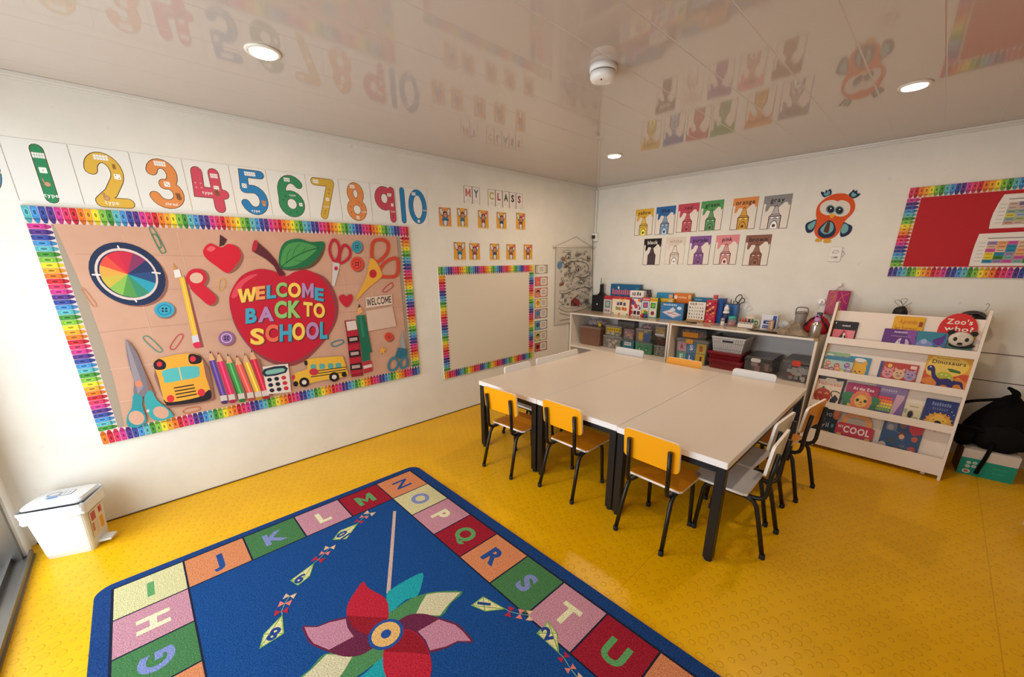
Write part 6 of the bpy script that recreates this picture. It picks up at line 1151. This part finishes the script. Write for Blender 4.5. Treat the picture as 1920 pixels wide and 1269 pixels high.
def d13(a):
    a.rect(.02, .72, .98, .98, '#9a84b4'); a.poly([(.62, .04), (.7, .04), (.95, .62), (.95, .72), (.7, .72)], '#c8a0b4'); squig(a, .2, .7, .8, .05, '#cfc0dc', 7)
    for i, c in enumerate(('#c8302e', '#d8642a', '#e0a02a', '#a8a83a', '#5a8a3a')): w2 = .3-.01*abs(i-2); y = .62-i*.085; a.poly([(.36-w2*(.62 if i == 0 else 1), y), (.36-w2, y-.08), (.36+w2, y-.08), (.36+w2*(.62 if i == 0 else 1), y)], c); [a.ell(.36-w2*.75+w2*.3*j, y-.04, .028, .026, shade(c, 1.2), n=8) for j in range(6)]
    a.rect(.02, .05, .6, .18, '#4a2f6a'); squig(a, .18, .5, .1, .05, '#b8a8cc', 5)
book('lilac book with a rainbow bubble shape in the middle of the third tier', 2, 1646, 1706, 716, 724, '#7a5f98', d13)
def d14(a): a.rect(.0, .7, 1, 1, '#e0d4b8'); a.ell(.42, .45, .2, .24, '#b8a488'); a.ell(.42, .45, .15, .18, '#2a1a18'); a.ell(.75, .25, .18, .12, '#a8b48a'); a.ell(.85, .12, .14, .1, '#d8a09a'); a.ell(.1, .6, .1, .12, '#9aa884'); squig(a, .3, .8, .85, .06, '#9a8a70', 6)
book('small cream book with a dark round hole on the third tier', 2, 1698.5, 1732, 754.5, 759.5, '#d6cbaa', d14)
def d15(a):
    squig(a, .2, .76, .84, .1, '#7a86b4', 8); squig(a, .24, .7, .68, .08, '#5f6a9c', 7)
    for i in range(16): q = 2*PI*i/16; a.poly([(.5+.32*math.cos(q-.2), .24+.26*math.sin(q-.2)), (.5+.44*math.cos(q), .24+.36*math.sin(q)), (.5+.32*math.cos(q+.2), .24+.26*math.sin(q+.2))], '#dc9a2a')
    a.ell(.5, .24, .37, .3, '#e0a12c'); a.ell(.5, .24, .26, .25, '#e8b84a'); a.ell(.32, .44, .05, .05, '#d8912a'); a.ell(.68, .44, .05, .05, '#d8912a'); a.ell(.5, .22, .1, .07, '#1c1614'); a.ell(.36, .3, .018, .02, '#2a1c18', n=8); a.ell(.64, .3, .018, .02, '#2a1c18', n=8); a.line([(.5, .16), (.5, .08)], .012, '#8a5a1a')
    for x, y in ((.8, .66), (.88, .56), (.94, .84), (.74, .52)): a.ell(x, y, .014, .018, '#dfe2ee', n=6)
book('navy book with a big yellow lion face at the right end of the third tier', 2, 1738, 1804.5, 746, 756, '#2a3674', d15)
# tier 4
def d16(a): t_(a, 'mo', .34, .74, .72, .12, '#9aa0a8', 1); t_(a, 'a', .42, .5, .62, .05, '#b8803a', 1); t_(a, 'ovil', .2, .7, .44, .11, '#9aa0a8', 1); squig(a, .3, .78, .32, .05, '#d8a84a', 7); squig(a, .26, .66, .22, .05, '#c89a4a', 5); a.ell(.92, .82, .16, .15, '#c8642e'); a.ell(.9, .84, .1, .09, '#d8864a'); a.ell(.8, .16, .15, .12, '#c8743a'); a.rect(.2, .0, .9, .06, '#c88a4a'); a.ell(.85, .5, .05, .05, '#4a8a90'); [a.ell(.1+.8*((i*37) % 50)/50, .1+.85*((i*23) % 41)/41, .008, .008, '#dcd8cc', n=6) for i in range(18)]
book('dark navy space book half hidden by the yellow chair on the lowest tier', 3, 1533, 1577.5, 755, 763, '#141f30', d16)
oh = [(0, 0), (1, 0), (1, .55), (1.02, .62), (.92, .66), (.92, .78), (.8, .93), (.6, 1), (.4, 1), (.2, .93), (.1, .8), (.1, .66), (-.02, .62), (0, .55)]
def d17(a):
    a.poly([(.1, .66), (.1, .8), (.2, .93), (.4, 1), (.6, 1), (.8, .93), (.92, .78), (.92, .66), (.78, .66), (.78, .76), (.66, .86), (.36, .86), (.24, .78), (.24, .66)], '#d8923e'); a.poly([(.24, .66), (.24, .78), (.36, .86), (.66, .86), (.78, .76), (.78, .66)], '#a89a90'); a.poly([(-.02, .38), (1.02, .38), (1.02, .64), (.92, .68), (.1, .68), (-.02, .64)], '#b8243a'); t_(a, 'COOL', .2, .92, .44, .17, '#e8dce0', 2); t_(a, 'MY', .05, .2, .53, .08, '#e8dce0', 1); a.poly([(.2, .38), (.8, .38), (.72, .28), (.28, .28)], '#b8243a'); a.rr(.36, .22, .64, .34, .03, '#d89a3a'); a.rr(.04, .28, .18, .4, .03, '#d89a3a'); a.rr(.82, .28, .96, .4, .03, '#d89a3a'); squig(a, .3, .72, .09, .06, '#d8e0ea', 7)
    for x, y in ((.1, .12), (.22, .2), (.85, .14), (.9, .22), (.78, .06)): a.ell(x, y, .03, .025, '#6a9ac8', n=8)
book('red and blue suitcase shaped book with the word COOL on the lowest tier', 3, 1577, 1647, 769, 779, '#1f5a98', d17, outline=oh, layer=1)
def d18(a):
    a.poly([(.04, .9), (.3, .93), (.3, .99), (.04, .99)], '#c83a3a'); a.poly([(.62, .98), (1, .98), (1, .76), (.78, .7), (.66, .8)], '#c83440'); a.rr(.08, .72, .36, .92, .06, '#7a8090'); 
    for x, y, r_, c in ((.2, .8, .08, '#a8a8b0'), (.5, .9, .09, '#8a5a4a'), (.52, .66, .11, '#5a3a3a'), (.53, .62, .07, '#d8a88a'), (.85, .62, .08, '#b85a3a'), (.1, .34, .1, '#c0b4a8'), (.3, .5, .09, '#3f4a54'), (.46, .26, .12, '#7a5a44'), (.6, .4, .08, '#4a5a6a'), (.84, .36, .1, '#b84a44'), (.84, .3, .06, '#e0c8b4'), (.28, .18, .07, '#a8b0bc')): a.ell(x, y, r_, r_*.85, c)
    for i in range(14): x, y = .05+.9*((i*29) % 47)/47, .05+.85*((i*17) % 43)/43; a.line([(x, y), (x+.05, y+.03)], .012, '#6a8ab4')
book('blue picture book of mixed small figures, rightmost on the lowest tier', 3, 1659.5, 1736.5, 785, 793.5, '#2f4f7c', d18)
# things hanging on the wall behind the rack
q = hit(1570, 560, 1, -.03); t = thing('gift_bag', 'crimson gift bag hanging from a wall hook above the left end of the rack', 'gift bag', (q.x, -.03, hit(1570, 590, 1, -.03).z)); x0, x1 = px_x(1551, 560, -.05)-q.x, px_x(1592, 560, -.05)-q.x; zt = hit(1570, 545, 1, -.05).z-t.location.z
mb = MB(); mb.box(x0, x1, -.03, .018, 0, zt, paint('#a8163c', .4)); mb.build('bag', t, bevel=.003)
a = Art(lambda u, v: Vector((x0+u*(x1-x0), -.03, v*zt)), NYm, (0, 0, 0), .0005, 4e-5); a.rect(.45, 0, 1, 1, '#a3246a'); 
for L in ([(.1, .9), (.2, .98), (.35, .8), (.2, .5)], [(.05, .3), (.3, .5), (.4, .8), (.15, .7)], [(.5, .5), (.7, .8), (.95, .9)], [(.5, .2), (.7, .3), (.8, .1)], [(.6, .95), (.8, .6), (.95, .5)]): a.line(L, .03, '#d8705a', smooth=4)
a.build('print', t)
mb = MB(); mb.tube([(x0*.4, -.006, zt), (0, -.004, zt+.05), (x1*.4, -.006, zt)], .003, paint('#d8c8c0', .6), 6); mb.build('handle', t); mb = MB(); mb.blob((0, -.0, zt+.045), (.014, .022, .018), W1, 12, 8); mb.build('hook', t)
q = hit(1540, 566, 1, -.02); t = thing('wall_hook', 'white plastic hook on the back wall left of the crimson gift bag', 'hook', tuple(q)); mb = MB(); mb.lathe([(.03, 0), (.03, .006), (.024, .009)], W1, n=20); o = mb.build('plate', t); o.rotation_euler = (PI/2, 0, 0); o.location = (0, .017, 0); mb = MB(); mb.tube(sm([(0, .008, .006), (0, -.012, .0), (0, -.018, -.018), (0, -.03, -.008)], False, 4), .006, W1, 8); mb.build('arm', t)
q = hit(1689, 582, 1, -.07); t = thing('black_pouch', 'small black pouch with wiry cords behind the middle of the rack top', 'pouch', (q.x, -.07, q.z-.05)); mb = MB(); mb.blob((0, 0, .03), (.045, .04, .055), paint('#141315', .6), 16, 10, lambda v: v*(1+.06*math.sin(6*v.x))); mb.build('pouch', t)
for L in ([(-.01, 0, .08), (-.05, -.01, .12), (-.03, .0, .13), (.0, 0, .1)], [(0, 0, .08), (.02, -.01, .14), (-.015, .0, .135), (.005, 0, .09)], [(.01, 0, .08), (.05, 0, .115), (.04, 0, .105)]): mb = MB(); mb.tube(sm(L, False, 4), .0018, paint('#6a6a66', .4), 6); mb.build('cord', t)
q = hit(1825, 590, 1, -.1); t = thing('riding_hat', 'glossy black hat hung on the wall behind the right end of the rack top', 'hat', (q.x, -.1, q.z-.05)); mb = MB(); mb.blob((0, 0, .03), (.072, .06, .05), paint('#121113', .3), 22, 12, lambda v: Vector((v.x, v.y, max(v.z, -.4)))); mb.build('crown', t)
mb = MB(); mb.tube([(-.062, -.03, .036), (-.03, -.052, .06), (.015, -.056, .066), (.058, -.034, .04)], .006, paint('#4a4746', .25), 8); mb.build('band', t); mb = MB(); mb.tube(sm([(.05, 0, .08), (.06, 0, .12), (.05, .0, .135), (.042, 0, .125)], False, 4), .002, paint('#8a8680', .4, .5), 6); mb.build('hook', t)
# ------------------------------------------------------------------ pedal bin by the left wall
BZ = math.radians(-21.5); bn = thing('pedal_bin', 'white plastic pedal bin with a bag liner in the left corner by the door', 'bin', (.190, -5.003, 0), BZ)
MBN = paint('#d6d7d6', .35); MLN = paint('#dfe3ea', .25)
def ringo(hx, hy, r, z, n=4): return [(x, y, z) for x, y in rrect(-hx, hx, -hy, hy, r, n)]
def loft(rings, m, caps=(1, 1), smooth=False):
    mb = MB(); N = len(rings[0]); vs = [v for r_ in rings for v in r_]; fs = [(i*N+k, i*N+(k+1) % N, (i+1)*N+(k+1) % N, (i+1)*N+k) for i in range(len(rings)-1) for k in range(N)]
    if caps[0]: fs.append(tuple(range(N-1, -1, -1)))
    if caps[1]: fs.append(tuple(range((len(rings)-1)*N, len(rings)*N)))
    return mb.add(vs, fs, m, smooth)
loft([ringo(.079, .096, .018, 0), ringo(.082, .1, .02, .02), ringo(.094, .116, .022, .245), ringo(.099, .122, .022, .25), ringo(.1, .124, .022, .285)], MBN, (1, 0)).build('body', bn)
rn = random.Random(2); rr_ = []
for z, g in ((.236, .004), (.243, .006), (.256, .003), (.266, .006), (.276, .005), (.29, .008), (.302, .007)):
    rr_.append([(x*(1+(g+rn.uniform(-.003, .004))/.1), y*(1+(g+rn.uniform(-.003, .004))/.12), z+rn.uniform(-.004, .004)+(.012*math.sin(3*math.atan2(y, x)) if z < .25 else 0)) for x, y, _ in ringo(.1, .124, .022, z, 6)])
loft(rr_, MLN, (0, 0), True).build('bag_liner', bn)
lid = loft([ringo(.103, .12, .022, .292), ringo(.104, .121, .022, .3), ringo(.094, .112, .03, .312), ringo(.05, .06, .03, .318)], MBN); lo = lid.build('lid', bn); lo.rotation_euler = (R(0), R(-4), 0); lo.location = (-.004, -.008, .001)
a = Art(lambda x, y: Vector((x, y, .3195)), (0, 0, 1), (0, 0, 0), 0); a.ell(-.005, -.03, .03, .03, '#9aa0a6'); a.ell(-.005, -.03, .02, .02, '#c6cacc'); a.rect(-.032, .0, .026, .05, '#8f959a'); a.rect(-.026, .005, .02, .045, '#e0e2e2'); a.rect(-.02, .012, .012, .02, '#8f959a'); a.rect(-.02, .028, .012, .036, '#8f959a'); a.ell(.038, -.02, .014, .024, '#6f9ac8'); a.build('lid_label', lo)
a = Art(lambda x, z: Vector((x, .0985+.018*z/.245+.001, z)), (0, 1, -.07), (0, 0, 0), .001); a.rr(-.06, .06, .06, .22, .01, '#d8cec6'); a.rect(-.05, .17, -.02, .21, '#c8605a'); a.rect(.01, .16, .05, .21, '#b85a5e'); a.rect(-.045, .08, -.015, .15, '#d8a03a'); a.rect(.0, .075, .03, .15, '#cfc4ba'); a.rect(.035, .1, .055, .15, '#b87a6a'); a.ell(-.03, .19, .008, .012, '#8a3a3a'); a.build('sticker', bn)
mb = MB(); mb.prism([(-.04, .09), (.04, .09), (.032, .155), (-.032, .155)], .018, .03, MBN); o = mb.build('pedal', bn, bevel=.003)
# ------------------------------------------------------------------ right-hand corner: box, backpack, bags
mbx = thing('cardboard_box', 'teal and white cardboard box on the floor under the black backpack', 'box', (3.68, -.30, 0), R(6)); w_, d_, h_ = .262, .2, .195
mb = MB(); mb.box(-w_/2, w_/2, -d_/2, d_/2, 0, h_, paint('#d2c6bc', .6)); mb.build('carton', mbx)
a = Art(lambda u, v: Vector((-w_/2+u*w_, -d_/2, v*h_)), NYm, (0, 0, 0), .0006, 4e-5); a.rect(0, 0, 1, .62, '#1f8f78'); a.rect(0, .62, .36, .66, '#1f8f78')
for x, y in ((.16, .48), (.27, .5), (.16, .34), (.27, .36)): a.ell(x, y, .045, .055, '#cfd6cc'); a.ell(x, y, .03, .025, '#a8b4a8')
a.ell(.16, .14, .075, .08, '#d8d0c8'); a.ell(.16, .14, .045, .045, '#a85a52'); squig(a, .6, .85, .42, .05, '#3fa48e', 8); squig(a, .62, .82, .25, .05, '#3fa48e', 6); a.build('print', mbx)
a = Art(lambda u, v: Vector((-w_/2, -d_/2+u*d_, v*h_)), (-1, 0, 0), (0, 0, 0), .0006, 4e-5); a.rect(0, 0, 1, 1, '#5a3f30'); a.build('brown_side', mbx)  # left face of the box covered in one plain dark brown
bp_ = thing('backpack', 'black backpack slumped on the teal box against the back wall', 'backpack', (3.70, -.25, .197)); MBP = paint('#060607', .8, 0, .15)
def bag_shape(v):
    z = (v.z+1)/2; wd = 1.0-.62*max(0, z-.25)**1.1; dp = 1-.5*z
    return Vector((v.x*wd*(1+.05*math.sin(5*v.z+2*v.y))+.06*z, v.y*dp+.18*z, v.z))
mb = MB(); mb.lathe([(0, 0), (.11, .002), (.155, .02), (.172, .07), (.172, .13), (.152, .2), (.115, .265), (.075, .32), (.035, .362), (.012, .376), (0, .378)], MBP, n=36, sy=.66)
mb.v = [(x*(1+.05*math.sin(17*z+3*y))+.03*z, y*(1+.05*math.sin(14*z+9*x))+.2*z, z) for x, y, z in mb.v]; mb.build('body', bp_)
mb = MB(); mb.blob((.01, -.085, .085), (.128, .05, .1), paint('#0a0a0b', .75, 0, .15), 20, 12, lambda v: v*(1+.05*math.sin(7*v.x))); mb.build('front_pocket', bp_)
mb = MB(); mb.blob((-.155, -.07, .07), (.06, .06, .075), MBP, 16, 10, lambda v: v*(1+.1*math.sin(5*v.z))); mb.build('side_pocket', bp_)
for pts, r_ in (([(.01, .0, .365), (-.03, -.02, .36), (-.1, -.04, .34), (-.17, -.06, .32), (-.21, -.07, .30)], .011), ([(-.21, -.1, .13), (-.16, -.13, .15), (-.1, -.12, .14), (-.06, -.1, .1)], .012), ([(-.02, -.13, .06), (-.028, -.152, .0), (-.036, -.164, -.06), (-.046, -.168, -.12), (-.052, -.17, -.17)], .011)):
    mb = MB(); mb.tube(sm(pts, False, 4), r_, MBP, 8); mb.build('strap', bp_)
mb = MB(); mb.tube(sm([(.015, .02, .362), (.012, .0, .4), (-.012, -.01, .425), (-.035, -.01, .44)], False, 4), [.018, .02, .021, .021, .02, .02, .018, .016, .014, .012, .012, .01, .008], MBP, 8); mb.build('top_loop', bp_)
mb = MB(); mb.lathe([(.0, .0), (.06, .002), (.09, .03), (.095, .12), (.08, .2), (.05, .25), (.02, .262), (0, .262)], paint('#6f665f', .8, var=.15, scale=14), n=24, sy=.85); tag(mb.build('grey_sack', loc=(3.98, -.26, 0)), 'slumped grey cloth sack right of the teal box, cut by the photo edge', 'bag')
t = thing('lined_bin', 'white bin with a crumpled plastic liner at the right edge of the photo', 'bin', (3.93, -1.13, 0)); mb = MB(); mb.lathe([(.095, 0), (.1, .006), (.12, .26)], paint('#ded6ce', .4), n=28); mb.build('body', t)
rn = random.Random(8); mb = MB(); n_ = 36; vs = []; zs = (.06, .12, .18, .24, .272, .26)
for i, z in enumerate(zs):
    for k in range(n_): q = 2*PI*k/n_; r_ = (.128, .132, .128, .13, .126, .108)[i]+.007*math.sin(5*q+i)+rn.uniform(-.004, .004); vs.append((r_*math.cos(q), r_*math.sin(q), z+rn.uniform(-.008, .008)+(.03*math.sin(2*q) if i == 0 else 0)))
mb.add(vs, [(i*n_+k, i*n_+(k+1) % n_, (i+1)*n_+(k+1) % n_, (i+1)*n_+k) for i in range(len(zs)-1) for k in range(n_)], paint('#e6ded6', .3), True); mb.build('bag_liner', t)
